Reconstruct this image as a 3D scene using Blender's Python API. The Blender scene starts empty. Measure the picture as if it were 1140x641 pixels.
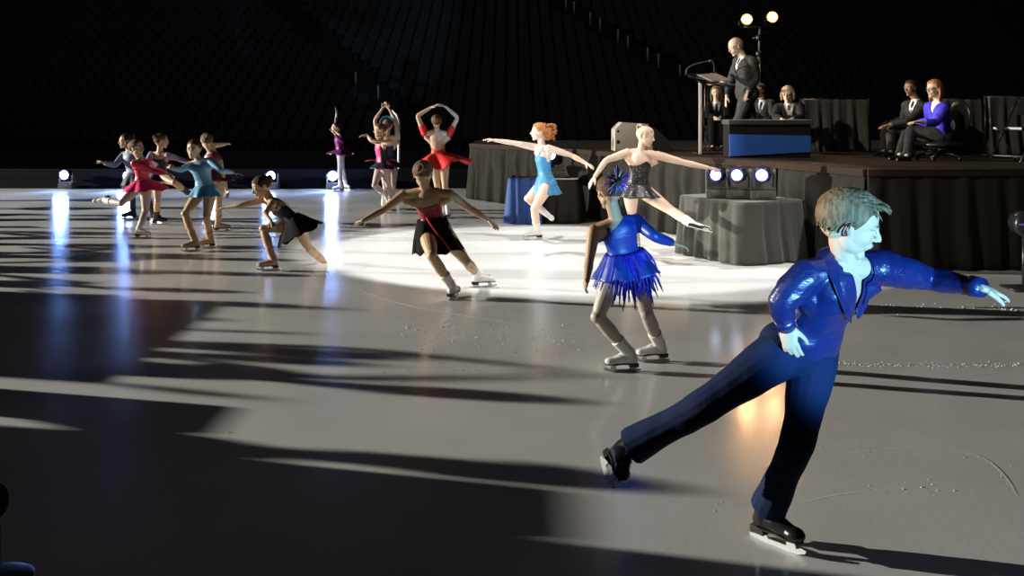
import bpy, bmesh, math, random
import numpy as np
from mathutils import Vector, Matrix, noise
random.seed(7)
V = Vector
F, CX, HY, HC = 1108.0, 570.0, 125.0, 1.6      # focal length in px, centre column, horizon row, eye height
SZ = 1.02                                       # stage height
scn = bpy.context.scene
C = scn.collection
R = math.radians

def P(px, py, Y): return V(((px-CX)/F*Y, Y, HC-(py-HY)/F*Y))
def G(px, py, z=0.0):
    Y = F*(HC-z)/(py-HY)
    return V(((px-CX)/F*Y, Y, z))
def az(a, z=0.0):
    a = R(a); v = V((math.sin(a), -math.cos(a), z)); return v.normalized()

# ---------------------------------------------------------------- materials
def mat(name, col, rough=0.6, metal=0.0, spec=0.5, bump=0.0, bscale=40.0, kind='noise', emit=None, es=0.0,
        sheen=0.0, coat=0.0, trans=0.0, alpha=1.0, col2=None, cscale=20.0, stretch=None, bdist=0.005):
    m = bpy.data.materials.new(name); m.use_nodes = True
    nt = m.node_tree; b = nt.nodes['Principled BSDF']
    b.inputs['Base Color'].default_value = (*col, 1)
    b.inputs['Roughness'].default_value = rough
    b.inputs['Metallic'].default_value = metal
    b.inputs['Specular IOR Level'].default_value = spec
    b.inputs['Sheen Weight'].default_value = sheen
    b.inputs['Coat Weight'].default_value = coat
    b.inputs['Transmission Weight'].default_value = trans
    b.inputs['Alpha'].default_value = alpha
    if emit:
        b.inputs['Emission Color'].default_value = (*emit, 1); b.inputs['Emission Strength'].default_value = es
    tc = nt.nodes.new('ShaderNodeTexCoord'); mp = nt.nodes.new('ShaderNodeMapping')
    nt.links.new(tc.outputs['Object'], mp.inputs['Vector'])
    if stretch: mp.inputs['Scale'].default_value = stretch
    def tex(kind, sc):
        if kind == 'voronoi':
            t = nt.nodes.new('ShaderNodeTexVoronoi'); t.inputs['Scale'].default_value = sc; o = t.outputs['Distance']
        else:
            t = nt.nodes.new('ShaderNodeTexNoise'); t.inputs['Scale'].default_value = sc; t.inputs['Detail'].default_value = 4; o = t.outputs['Fac']
        nt.links.new(mp.outputs['Vector'], t.inputs['Vector'])
        return t, o
    if bump:
        t, o = tex(kind, bscale)
        bp = nt.nodes.new('ShaderNodeBump'); bp.inputs['Strength'].default_value = bump; bp.inputs['Distance'].default_value = bdist
        nt.links.new(o, bp.inputs['Height']); nt.links.new(bp.outputs['Normal'], b.inputs['Normal'])
    if col2:
        t, o = tex('noise', cscale)
        cr = nt.nodes.new('ShaderNodeValToRGB'); cr.color_ramp.elements[0].color = (*col, 1); cr.color_ramp.elements[1].color = (*col2, 1)
        cr.color_ramp.elements[0].position = .4; cr.color_ramp.elements[1].position = .62
        nt.links.new(o, cr.inputs['Fac']); nt.links.new(cr.outputs['Color'], b.inputs['Base Color'])
    return m

def sequin(name, col, dens=160, rough=.35):
    """cloth with small scattered mirror-like sequins"""
    m = mat(name, col, rough, bump=.25, bscale=60)
    nt = m.node_tree; b = nt.nodes['Principled BSDF']
    tc = nt.nodes.new('ShaderNodeTexCoord')
    v = nt.nodes.new('ShaderNodeTexVoronoi'); v.inputs['Scale'].default_value = dens
    nt.links.new(tc.outputs['Object'], v.inputs['Vector'])
    lt = nt.nodes.new('ShaderNodeMath'); lt.operation = 'LESS_THAN'; lt.inputs[1].default_value = .26
    nt.links.new(v.outputs['Distance'], lt.inputs[0])
    mx = nt.nodes.new('ShaderNodeMix'); mx.data_type = 'RGBA'
    mx.inputs[6].default_value = (*col, 1); mx.inputs[7].default_value = (.8, .8, .85, 1)
    sep = nt.nodes.new('ShaderNodeSeparateColor'); nt.links.new(v.outputs['Color'], sep.inputs[0])
    g = nt.nodes.new('ShaderNodeMath'); g.operation = 'GREATER_THAN'; g.inputs[1].default_value = .72
    nt.links.new(sep.outputs[0], g.inputs[0])
    mu = nt.nodes.new('ShaderNodeMath'); mu.operation = 'MULTIPLY'
    nt.links.new(lt.outputs[0], mu.inputs[0]); nt.links.new(g.outputs[0], mu.inputs[1])
    nt.links.new(mu.outputs[0], mx.inputs[0]); nt.links.new(mx.outputs[2], b.inputs['Base Color'])
    nt.links.new(mu.outputs[0], b.inputs['Metallic'])
    return m

M = {}
def skin(name, c): M[name] = mat(name, c, .5, spec=.35, bump=.05, bscale=90)
skin('skin_fair', (.78, .55, .42)); skin('skin_light', (.66, .46, .32)); skin('skin_tan', (.55, .36, .22)); skin('skin_brown', (.30, .16, .09))
M['tights'] = mat('tan tights', (.60, .40, .24), .45, bump=.1, bscale=300)
M['tights_grey'] = mat('sheer tights', (.50, .42, .38), .45, bump=.1, bscale=300)
M['lip'] = mat('lips', (.45, .12, .10), .4); M['eye'] = mat('eye', (.75, .74, .70), .15); M['iris'] = mat('iris', (.03, .025, .02), .1)
def hairm(name, c, c2): M[name] = mat(name, c, .62, spec=.25, bump=.9, bscale=16, col2=c2, cscale=14, stretch=(6, 6, 1.2), bdist=.01)
hairm('hair_brown', (.10, .055, .028), (.17, .10, .05)); hairm('hair_dark', (.03, .018, .012), (.06, .035, .02))
hairm('hair_blond', (.50, .36, .18), (.66, .52, .30)); hairm('hair_red', (.42, .13, .03), (.60, .24, .07))
hairm('hair_auburn', (.30, .11, .04), (.52, .26, .11)); hairm('hair_sandy', (.13, .085, .045), (.25, .17, .095)); hairm('hair_fair', (.55, .45, .30), (.75, .65, .48))
M['navy_satin'] = mat('navy satin', (.007, .017, .105), .36, spec=.6, bump=.5, bscale=9, bdist=.02, stretch=(1, 1, 2.2))
M['navy_sequin'] = sequin('navy sequined cloth', (.007, .015, .10), 150)
M['navy_wool'] = mat('navy trouser cloth', (.005, .015, .058), .85, spec=.2, bump=.35, bscale=6, bdist=.02, stretch=(1, 1, .4))
M['black_velvet'] = mat('black velvet', (.010, .010, .012), .6, bump=.3, bscale=25, sheen=.3)
M['black_boot'] = mat('black leather', (.012, .012, .013), .28, spec=.6, bump=.15, bscale=30)
M['white_boot'] = mat('white leather', (.80, .78, .74), .4, bump=.1, bscale=30)
M['tan_boot'] = mat('tan boot cover', (.52, .34, .19), .5, bump=.15, bscale=40)
M['sole'] = mat('dark sole', (.02, .014, .01), .4)
M['steel'] = mat('blade steel', (.75, .76, .78), .35, metal=.45)
M['lace'] = mat('laces', (.7, .68, .64), .7)
M['royal_dress'] = mat('blue stretch cloth', (.011, .045, .30), .42, bump=.3, bscale=14)
M['fringe_blue'] = mat('blue fringe', (.014, .03, .58), .4, col2=(.06, .015, .25), cscale=30)
M['sky_dress'] = mat('sky blue cloth', (.05, .24, .46), .5, bump=.4, bscale=12, bdist=.01)
M['sky_sequin'] = sequin('sky blue sequined cloth', (.16, .38, .58), 120)
M['black_sequin'] = sequin('black sequined cloth', (.018, .017, .017), 80, .45)
M['black_cloth'] = mat('black cloth', (.006, .0055, .0055), .9, spec=.15, bump=.35, bscale=14, bdist=.01)
M['red_cloth'] = mat('red chiffon', (.78, .035, .03), .5, bump=.3, bscale=12)
M['crimson_sequin'] = sequin('crimson sequined cloth', (.32, .012, .02), 110)
M['pink_cloth'] = mat('pink cloth', (.80, .05, .22), .45, bump=.3, bscale=16)
M['pink_sequin'] = sequin('pink red sequined cloth', (.75, .05, .12), 90)
M['maroon_cloth'] = sequin('maroon sequined cloth', (.16, .02, .06), 90)
M['purple_cloth'] = mat('purple cloth', (.16, .02, .14), .5, bump=.3, bscale=16)
M['lilac_cloth'] = mat('lilac sheer cloth', (.34, .26, .52), .5, bump=.2)
M['navy_cloth'] = mat('navy cloth', (.012, .014, .05), .55, bump=.2)
M['greyblue_cloth'] = mat('grey blue cloth', (.16, .22, .34), .5, bump=.2)
M['suit'] = mat('charcoal suiting', (.045, .043, .040), .8, bump=.25, bscale=60)
M['suit_black'] = mat('black suiting', (.014, .013, .013), .8, bump=.25, bscale=60)
M['shirt_white'] = mat('white shirt cloth', (.75, .75, .75), .7)
M['tie'] = mat('dark tie', (.02, .02, .03), .4)
M['royal_knit'] = mat('royal blue knit', (.05, .04, .62), .7, bump=.5, bscale=50)
M['burgundy'] = mat('burgundy cloth', (.10, .015, .025), .7)
M['teal_feather'] = mat('teal feather', (.10, .40, .55), .5); M['violet_ribbon'] = mat('violet ribbon', (.13, .03, .62), .35)
M['red_ribbon'] = mat('red ribbon', (.75, .02, .03), .4); M['pinkish'] = mat('peach ribbon', (.75, .35, .28), .5)

# ---------------------------------------------------------------- mesh builder
class MB:
    def __init__(s): s.v = []; s.f = []
    def add(s, vs, fs):
        o = len(s.v); s.v += [tuple(v) for v in vs]; s.f += [tuple(i+o for i in f) for f in fs]
    def rings(s, rs, cap=True, closed=True):
        n = len(rs[0]); o = len(s.v)
        for r in rs: s.v += [tuple(p) for p in r]
        for k in range(len(rs)-1):
            for i in range(n if closed else n-1):
                j = (i+1) % n
                s.f.append((o+k*n+i, o+k*n+j, o+(k+1)*n+j, o+(k+1)*n+i))
        if cap:
            s.f.append(tuple(o+i for i in reversed(range(n))))
            s.f.append(tuple(o+(len(rs)-1)*n+i for i in range(n)))
    def tube(s, pts, rad, n=12, smooth=0, flat=1.0, nrm=None, cap=True):
        pts = [V(p) for p in pts]
        if not isinstance(rad, (list, tuple)): rad = [rad]*len(pts)
        rad = list(rad)
        for _ in range(smooth):                      # corner cutting
            q = [pts[0]]; r = [rad[0]]
            for i in range(len(pts)-1):
                q += [pts[i].lerp(pts[i+1], .25), pts[i].lerp(pts[i+1], .75)]
                r += [rad[i]*.75+rad[i+1]*.25, rad[i]*.25+rad[i+1]*.75]
            q.append(pts[-1]); r.append(rad[-1]); pts, rad = q, r
        t0 = (pts[1]-pts[0]).normalized()
        u = V(nrm) if nrm is not None else (V((0, 0, 1)) if abs(t0.z) < .9 else V((1, 0, 0)))
        rs = []
        for i, p in enumerate(pts):
            a = pts[max(i-1, 0)]; b = pts[min(i+1, len(pts)-1)]
            t = (b-a)
            t = t.normalized() if t.length > 1e-9 else t0
            u = (u-t*u.dot(t)); u = u.normalized() if u.length > 1e-6 else t.orthogonal().normalized()
            w = t.cross(u)
            rs.append([p+(u*math.cos(2*math.pi*k/n)*flat+w*math.sin(2*math.pi*k/n))*rad[i] for k in range(n)])
        s.rings(rs, cap)
    def ell(s, c, r, m=None, nu=20, nv=12):
        c = V(c); m = m or Matrix.Identity(3); vs = []; fs = []
        if not isinstance(r, (list, tuple)): r = (r, r, r)
        vs.append(c+m@V((0, 0, r[2])))
        for j in range(1, nv):
            th = math.pi*j/nv
            for i in range(nu):
                ph = 2*math.pi*i/nu
                vs.append(c+m@V((r[0]*math.sin(th)*math.cos(ph), r[1]*math.sin(th)*math.sin(ph), r[2]*math.cos(th))))
        vs.append(c+m@V((0, 0, -r[2])))
        for i in range(nu): fs.append((0, 1+i, 1+(i+1) % nu))
        for j in range(nv-2):
            for i in range(nu):
                a = 1+j*nu+i; b = 1+j*nu+(i+1) % nu
                fs.append((a, a+nu, b+nu, b))
        l = len(vs)-1
        for i in range(nu): fs.append((l, 1+(nv-2)*nu+(i+1) % nu, 1+(nv-2)*nu+i))
        s.add(vs, fs)
    def box(s, c, d, m=None):
        c = V(c); m = m or Matrix.Identity(3)
        vs = [c+m@V((d[0]/2*x, d[1]/2*y, d[2]/2*z)) for x in (-1, 1) for y in (-1, 1) for z in (-1, 1)]
        s.add(vs, [(0, 1, 3, 2), (4, 6, 7, 5), (0, 4, 5, 1), (2, 3, 7, 6), (0, 2, 6, 4), (1, 5, 7, 3)])
    def prism(s, poly, off):
        """poly: 3-D polygon, off: thickness vector"""
        n = len(poly); vs = [V(p) for p in poly]+[V(p)+V(off) for p in poly]
        s.add(vs, [tuple(range(n))[::-1], tuple(range(n, 2*n))]+[(i, (i+1) % n, n+(i+1) % n, n+i) for i in range(n)])
    def mesh(s, name='m', origin=V((0, 0, 0))):
        me = bpy.data.meshes.new(name); o = V(origin)
        me.from_pydata([(v[0]-o.x, v[1]-o.y, v[2]-o.z) for v in s.v], [], s.f); me.update(); return me

def remesh(me, voxel, smooth=2):
    o = bpy.data.objects.new('tmp', me); C.objects.link(o)
    bm = bmesh.new(); bm.from_mesh(me); bmesh.ops.recalc_face_normals(bm, faces=bm.faces); bm.to_mesh(me); bm.free()
    md = o.modifiers.new('r', 'REMESH'); md.mode = 'VOXEL'; md.voxel_size = voxel
    if smooth:
        sm = o.modifiers.new('s', 'SMOOTH'); sm.iterations = smooth; sm.factor = .5
    dg = bpy.context.evaluated_depsgraph_get()
    r = bpy.data.meshes.new_from_object(o.evaluated_get(dg)); bpy.data.objects.remove(o); bpy.data.meshes.remove(me)
    return r

def link(name, me, mats, parent=None, loc=None, smooth=True, bevel=0, rot=None):
    me.name = name
    me.materials.clear()
    for m in (mats if isinstance(mats, (list, tuple)) else [mats]): me.materials.append(M[m] if isinstance(m, str) else m)
    if smooth: me.polygons.foreach_set('use_smooth', [True]*len(me.polygons))
    o = bpy.data.objects.new(name, me); C.objects.link(o)
    if parent: o.parent = parent
    if loc is not None: o.location = loc
    if bevel:
        b = o.modifiers.new('b', 'BEVEL'); b.width = bevel; b.segments = 2; b.limit_method = 'ANGLE'
    return o
def fixn(me):
    bm = bmesh.new(); bm.from_mesh(me); bmesh.ops.recalc_face_normals(bm, faces=bm.faces); bm.to_mesh(me); bm.free(); return me
def obj(name, mb, m, parent=None, origin=V((0, 0, 0)), loc=None, smooth=True, bevel=0):
    return link(name, fixn(mb.mesh(name, origin)), m, parent, loc, smooth, bevel)
def tag(o, label, cat, group=None):
    o['label'] = label; o['category'] = cat
    if group: o['group'] = group
    return o
def struct(o): o['kind'] = 'structure'; return o
def thing(name, loc, label, cat, group=None):
    o = bpy.data.objects.new(name, None); C.objects.link(o); o.location = loc; o.empty_display_size = .1
    return tag(o, label, cat, group)

# ---------------------------------------------------------------- people
def seg(d, a, b, x):
    """piecewise profile lookup: d list of (t, value)"""
    for (t0, v0), (t1, v1) in zip(d, d[1:]):
        if x <= t1: k = (x-t0)/(t1-t0) if t1 > t0 else 0; return v0+(v1-v0)*k
    return d[-1][1]
def prof(d, x):
    x = max(d[0][0], min(d[-1][0], x)); return seg(d, 0, 0, x)

ARM = [(0, .030), (.10, .0300), (.3, .0255), (.48, .0205), (.55, .0205), (.66, .0215), (.85, .0160), (1, .0138)]
LEG = [(0, .050), (.08, .054), (.25, .047), (.45, .0335), (.52, .031), (.60, .0325), (.70, .0335), (.85, .0235), (1, .0205)]
#        height above hip (x H), half width, half depth, forward shift
TOR = [(-.055, .052, .045, 0), (-.02, .080, .060, 0), (.015, .084, .062, 0), (.06, .076, .056, 0), (.105, .066, .049, .002), (.15, .070, .052, .004),
       (.20, .077, .058, .006), (.235, .079, .056, .005), (.265, .070, .046, .001), (.285, .050, .037, -.002), (.300, .034, .031, -.002)]

class Person: pass

def solve(parent, j, L, Y0):
    px, py, m = j
    if not isinstance(m, str): return P(px, py, Y0+m)
    d = V(((px-CX)/F, 1, -(py-HY)/F)); o = V((0, 0, HC))-parent
    a = d.dot(d); b = 2*o.dot(d); c = o.dot(o)-L*L; D = b*b-4*a*c
    if D < 0:
        t = -b/(2*a); q = V((0, 0, HC))+d*t; return parent+(q-parent).normalized()*min(L*1.12, (q-parent).length)
    t = (-b+(math.sqrt(D) if m == '+' else -math.sqrt(D)))/(2*a)
    return V((0, 0, HC))+d*t

def skeleton(H, Y0, pel, neck, head, chest, hips, LA, RA, LL, RL, face, z0=0, build=1.0, hs=.155, sh=None, LF=None, RF=None,
             Ltip=None, Rtip=None, Lpalm=None, Rpalm=None, Lcurl=.25, Rcurl=.25, feet='skate'):
    p = Person(); p.H = H; p.Y0 = Y0; p.build = build; p.z0 = z0; p.hs = hs*H; p.feet = feet
    p.pel = P(pel[0], pel[1], Y0+pel[2]); p.neck = solve(p.pel, neck, .30*H, Y0)
    up = (p.neck-p.pel); p.tl = up.length/.30; up.normalize()
    def frame(a, up):
        f = az(a); l = up.cross(f).normalized(); f = l.cross(up).normalized(); return l, f
    p.up = up; p.cl, p.cf = frame(chest, up)
    pu = (up*.6+V((0, 0, .4))).normalized(); p.pu = pu; p.hl, p.hf = frame(hips, pu)
    p.head = solve(p.neck, head, .10*H, Y0)
    a, pit, rol = face
    f = az(a); u0 = V((0, 0, 1)); l = u0.cross(f)
    Rm = Matrix((f, l, u0)).transposed()
    Rm = Rm @ Matrix.Rotation(R(pit), 3, 'Y') @ Matrix.Rotation(R(rol), 3, 'X')
    p.hm = Rm
    Lf = .155*H; p.Lf = Lf
    sc = p.neck - up*.025*H
    shw = .093*H
    p.sh = {'L': sc+p.cl*shw, 'R': sc-p.cl*shw}
    if sh:
        for k, j in sh.items():
            q = P(j[0], j[1], Y0); d = p.sh[k].y; p.sh[k] = P(j[0], j[1], d if len(j) < 3 else Y0+j[2])
    p.hip = {'L': p.pel+p.hl*.047*H, 'R': p.pel-p.hl*.047*H}
    p.arm = {}; p.leg = {}; p.tip = {}; p.palm = {}; p.curl = {'L': Lcurl, 'R': Rcurl}
    for k, A, T, pal in (('L', LA, Ltip, Lpalm), ('R', RA, Rtip, Rpalm)):
        e = solve(p.sh[k], A[0], .165*H, Y0); w = solve(e, A[1], .145*H, Y0)
        p.arm[k] = (e, w)
        fd = (w-e).normalized()
        p.tip[k] = (solve(w, T, .08*H, Y0)-w).normalized() if T else fd
        p.palm[k] = V(pal).normalized() if pal else V((0, 0, -1)) if abs(fd.z) < .8 else -p.cf
    p.foot = {}
    for k, A, FD in (('L', LL, LF), ('R', RL, RF)):
        kn, an = A
        if an[0] == 'g':
            ank = G(an[1], an[2], z0)+V((0, 0, .5*Lf if feet == 'skate' else .30*Lf))
        else: ank = None
        kk = solve(p.hip[k], kn, .245*H, Y0)
        if ank is None: ank = solve(kk, an, .245*H, Y0)
        elif isinstance(kn[2], str):      # two-bone solve keeping the knee near its pixel
            h = p.hip[k]; L1 = L2 = .245*H; D = (ank-h); dl = D.length; s = max(1.0, dl/(L1+L2)*1.002); L1 *= s; L2 *= s
            x = (L1*L1-L2*L2+dl*dl)/(2*dl); hgt = math.sqrt(max(L1*L1-x*x, 0)); dn = D.normalized()
            tgt = kk-(h+dn*x); tgt -= dn*tgt.dot(dn); kk = h+dn*x+(tgt.normalized()*hgt if tgt.length > 1e-5 else V((0, 0, 0)))
        p.leg[k] = (kk, ank)
        p.foot[k] = V(FD).normalized() if FD else p.hf.copy()
    return p

def torso_rings(p, off=0, t0=-1, t1=1, n=28, scale=1.0):
    rs = []; L = p.tl
    st = []
    T = [t for t in TOR]
    hs_ = [t[0] for t in T]
    zs = sorted(set([max(t0, hs_[0]), min(t1, hs_[-1])]+[h for h in hs_ if t0 < h < t1]))
    for z in zs:
        w = prof([(t[0], t[1]) for t in T], z); d = prof([(t[0], t[2]) for t in T], z); fs = prof([(t[0], t[3]) for t in T], z)
        k = max(0, min(1, z/.25)); k = k*k*(3-2*k)
        lv = p.hl.lerp(p.cl, k).normalized(); upv = (p.pu.lerp(p.up, k)).normalized()
        fv = lv.cross(upv).normalized()*1.0
        if fv.dot(p.cf) < 0 and k > .9: fv = -fv
        c = p.pel+p.up*(z*L) if z > 0 else p.pel+p.pu*(z*L)
        c = c+fv*fs*p.H
        w = (w*p.H*p.build)*scale+off; d = (d*p.H*p.build)*scale+off
        ring = []
        for i in range(n):
            a = 2*math.pi*i/n; ca, sa = math.cos(a), math.sin(a)
            e = .85
            ring.append(c+lv*w*math.copysign(abs(ca)**e, ca)+fv*d*math.copysign(abs(sa)**e, sa))
        rs.append(ring)
    return rs

def limb(mb, pts, profile, H, off=0, t0=0, t1=1, mul=1.0, n=14, steps=26, fn=None, build=1.0):
    """three-point limb sampled with a rounded joint; t=.5 is the middle joint"""
    a, b, c = pts
    def at(t):
        if t < .5: q = a.lerp(b, t*2)
        else: q = b.lerp(c, t*2-1)
        w = .07
        if abs(t-.5) < w:
            u = (t-.5+w)/(2*w); s = a.lerp(b, (.5-w)*2); e = b.lerp(c, w*2)
            q = s*(1-u)**2+b*2*u*(1-u)+e*u*u
        return q
    P_, R_ = [], []
    for i in range(steps+1):
        t = t0+(t1-t0)*i/steps
        P_.append(at(t)); r = prof(profile, t)*H*build*mul+off
        if fn: r = fn(t, r)
        R_.append(r)
    mb.tube(P_, R_, n)

def head_prims(mb, c, m, S, male=False):
    def E(x, y, z, r, rot=None): mb.ell(c+m@V((x, y, z))*S, tuple(q*S for q in r), (m@rot) if rot else m, 24, 16)
    E(-.05, 0, .13, (.43, .345, .365)); E(-.18, 0, -.03, (.25, .27, .25)); E(.11, 0, -.05, (.265, .265, .33))
    E(.07, 0, -.27, (.24, .215, .16)); E(.245, 0, -.40, (.095, .10, .085))
    for s in (-1, 1):
        E(.19, s*.125, -.10, (.15, .12, .15)); E(-.02, s*.335, -.03, (.055, .022, .085), Matrix.Rotation(R(-12), 3, 'Y') @ Matrix.Rotation(R(s*22), 3, 'Z'))
        mb.tube([c+m@V((-.03+.068*math.cos(a)-.02*math.sin(a), s*(.355-.03*math.cos(a)), -.03+.112*math.sin(a)))*S for a in [R(q) for q in range(-110, 131, 20)]], [.014*S]+[.019*S]*10+[.020*S, .022*S], 8)
        E(.405, s*.045, -.125, (.04, .035, .03)); E(.29, s*.13, .075, (.08, .12, .045))
        E(.305, s*.13, -.005, (.060, .075, .050))
        E(.04, s*.155, -.22, (.15, .09, .15))
    mb.tube([c+m@V(q)*S for q in ((.36, 0, .10), (.395, 0, .0), (.455, 0, -.095))], [.035*S, .032*S, .042*S], 12)
    E(.455, 0, -.115, (.045, .042, .036)); E(.28, 0, -.22, (.10, .14, .11))
    E(.375, 0, -.212, (.032, .085, .022)); E(.365, 0, -.252, (.032, .075, .024))

def hand_prims(mb, w, d, pn, side, S, curl):
    """w wrist, d finger direction, pn palm normal, side L/R; four fingers, thumb leaving the side of the palm"""
    x = d.normalized(); z = (pn-x*pn.dot(x)); z = z.normalized() if z.length > 1e-4 else x.orthogonal().normalized()
    z = -z                                                     # z = back of the hand
    y = z.cross(x); ts = -1 if side == 'L' else 1
    m = Matrix((x, y, z)).transposed()
    mb.ell(w+m@V((.26, 0, 0))*S, (.30*S, .20*S, .085*S), m, 16, 10)
    mb.tube([w-x*.06*S, w+m@V((.2, 0, 0))*S], [.13*S, .15*S], 12, flat=.62, nrm=z)
    for i, (L, yy) in enumerate(((.40, .150), (.46, .052), (.42, -.048), (.33, -.140))):
        b = V((.44-abs(i-1)*.02, yy*ts, 0)); a = math.atan2(yy*ts, 1)*.6; c = curl*(.8+.2*i); q = b.copy(); pts = [w+m@q*S]; ang = 0
        for k, fr in enumerate((.45, .3, .25)):
            ang += c*(.6+.4*k)
            q = q+V((math.cos(a)*math.cos(ang), math.sin(a), -math.sin(ang)))*L*fr; pts.append(w+m@q*S)
        mb.tube(pts, [.052*S, .050*S, .045*S, .034*S], 8, smooth=1)
    b = V((.10, .13*ts, -.02)); q1 = b+V((.16, .13*ts, -.05)); q2 = q1+V((.14, .06*ts, -.04-.1*curl)); q3 = q2+V((.10, .0, -.03-.1*curl))
    mb.tube([w+m@q*S for q in (b, q1, q2, q3)], [.075*S, .062*S, .052*S, .038*S], 8, smooth=1)

def body_prims(mb, p, off=0, what='all'):
    H = p.H; b = p.build
    mb.rings(torso_rings(p, off))
    for k in 'LR':
        s = 1 if k == 'L' else -1
        e, w = p.arm[k]; kk, an = p.leg[k]
        limb(mb, (p.sh[k], e, w), ARM, H, off, build=b)
        mb.ell(p.sh[k], .031*H*b+off)
        mb.tube([p.neck-p.up*.012*H, p.sh[k]-p.up*.004*H], [.034*H*b+off, .030*H*b+off], 12)
        mb.tube([p.sh[k]-p.up*.03*H, p.pel+p.up*.17*H+p.cl*s*.035*H], [.026*H*b, .036*H*b], 12)
        limb(mb, (p.hip[k], kk, an), LEG, H, off, build=b)
        mb.ell(p.hip[k]-p.hf*.020*H, .052*H*b+off)
        mb.ell(kk+ (kk-(p.hip[k]+an)/2).normalized()*.004*H, .030*H*b)
        sd = (kk-an).normalized(); fd = p.foot[k]; zz = (V((0, 0, 1)) if p.feet == 'shoe' else sd); zz = (zz-fd*zz.dot(fd)).normalized()
        mb.tube([an, an-zz*.018*H+fd*.02*H, an-zz*.024*H+fd*.08*H], [.0185*H, .017*H, .011*H], 10)
    hb = p.head-p.hm.col[0]*.08*p.hs-p.hm.col[2]*.22*p.hs
    mb.tube([p.neck-p.up*.03*H, p.neck, hb, hb+p.hm.col[2]*.2*p.hs], [.036*H*b, .030*H*b, .029*H*b, .028*H*b], 14, smooth=1)

def bones(p):
    r = [('t', p.pel, p.neck), ('h', p.neck, p.head)]
    for k in 'LR':
        e, w = p.arm[k]; kk, an = p.leg[k]
        r += [('a', p.sh[k], e), ('a', e, w), ('a', w, w+p.tip[k]*.1*p.H), ('l', p.hip[k].lerp(kk, .12), kk), ('l', kk, an), ('l', an, an+p.foot[k]*.1*p.H)]
    return r

def make_body(p, label, group, skin_m, leg_m=None, voxel=.006, cat='person', eyes=True, male=False, sm=3):
    mb = MB(); body_prims(mb, p)
    head_prims(mb, p.head, p.hm, p.hs, male)
    for k in 'LR': hand_prims(mb, p.arm[k][1], p.tip[k], p.palm[k], k, .108*p.H, p.curl[k])
    p.org = V((p.pel.x, p.pel.y, p.z0))
    me = remesh(mb.mesh('b', p.org), voxel, sm)
    if leg_m:
        n = len(me.polygons); c = np.zeros(n*3); me.polygons.foreach_get('center', c); c = c.reshape(-1, 3)+np.array(p.org)
        best = np.full(n, 1e9); kind = np.zeros(n, int)
        for t, a, b in bones(p):
            a = np.array(a); d = np.array(b)-a; q = np.clip(((c-a)@d)/max(d@d, 1e-9), 0, 1)
            di = np.linalg.norm(c-(a+q[:, None]*d), axis=1)
            if t == 't': di = di-.03*p.H
            w = di < best; best[w] = di[w]; kind[w] = 1 if t == 'l' else 0
    o = link('person', me, [skin_m]+([leg_m] if leg_m else []), None, p.org)
    if leg_m: me.polygons.foreach_set('material_index', kind.tolist())
    tag(o, label, cat, group); p.o = o
    if eyes:
        S = p.hs; m = p.hm
        for s in (-1, 1):
            e = MB(); e.ell(p.head+m@V((.328, s*.13, -.003))*S, (.045*S, .058*S, .027*S), m, 12, 8)
            eo = obj('eye', e, 'eye', o, p.org)
            e = MB(); e.ell(p.head+m@V((.366, s*.13, -.003))*S, (.010*S, .022*S, .022*S), m, 10, 6); obj('iris', e, 'iris', eo, p.org)
            e = MB(); e.tube([p.head+m@V(q)*S for q in ((.375, s*.06, .085), (.372, s*.13, .105), (.325, s*.20, .085))], [.010*S, .014*S, .007*S], 6)
            obj('eyebrow', e, getattr(p, 'brow', 'hair_brown'), o, p.org)
        e = MB()
        e.tube([p.head+m@V(q)*S for q in ((.352, -.085, -.230), (.398, -.03, -.216), (.402, 0, -.220), (.398, .03, -.216), (.352, .085, -.230))], [.004*S, .014*S, .013*S, .014*S, .004*S], 8)
        e.tube([p.head+m@V(q)*S for q in ((.352, -.075, -.238), (.392, 0, -.252), (.352, .075, -.238))], [.004*S, .018*S, .004*S], 8, smooth=1)
        obj('lips', e, 'lip', o, p.org)
    return o

def cloth(p, name, m, build, voxel=.008, cuts=(), wr=0.0, ws=7.0, smooth=3, parent=None):
    """garment: prims built by build(mb), fused, trimmed by planes (each cut = list of (point, normal); removed where all are true)"""
    mb = MB(); build(mb)
    me = remesh(mb.mesh('c', p.org), voxel, smooth)
    if cuts or wr:
        bm = bmesh.new(); bm.from_mesh(me)
        for cut in cuts:
            pl = [(V(a)-p.org, V(n).normalized()) for a, n in cut]
            for a, n in pl: bmesh.ops.bisect_plane(bm, geom=bm.verts[:]+bm.edges[:]+bm.faces[:], plane_co=a, plane_no=n, dist=1e-5)
            dl = [f for f in bm.faces if all((f.calc_center_median()-a).dot(n) > 0 for a, n in pl)]
            bmesh.ops.delete(bm, geom=dl, context='FACES')
        if wr:
            bm.normal_update()
            for v in bm.verts:
                q = v.co*ws
                v.co += v.normal*wr*(noise.noise(V((q.x, q.y, q.z*1.8)))+.5*noise.noise(q*2.3))
        bm.to_mesh(me); bm.free()
    return link(name, me, m, parent or p.o)

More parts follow.
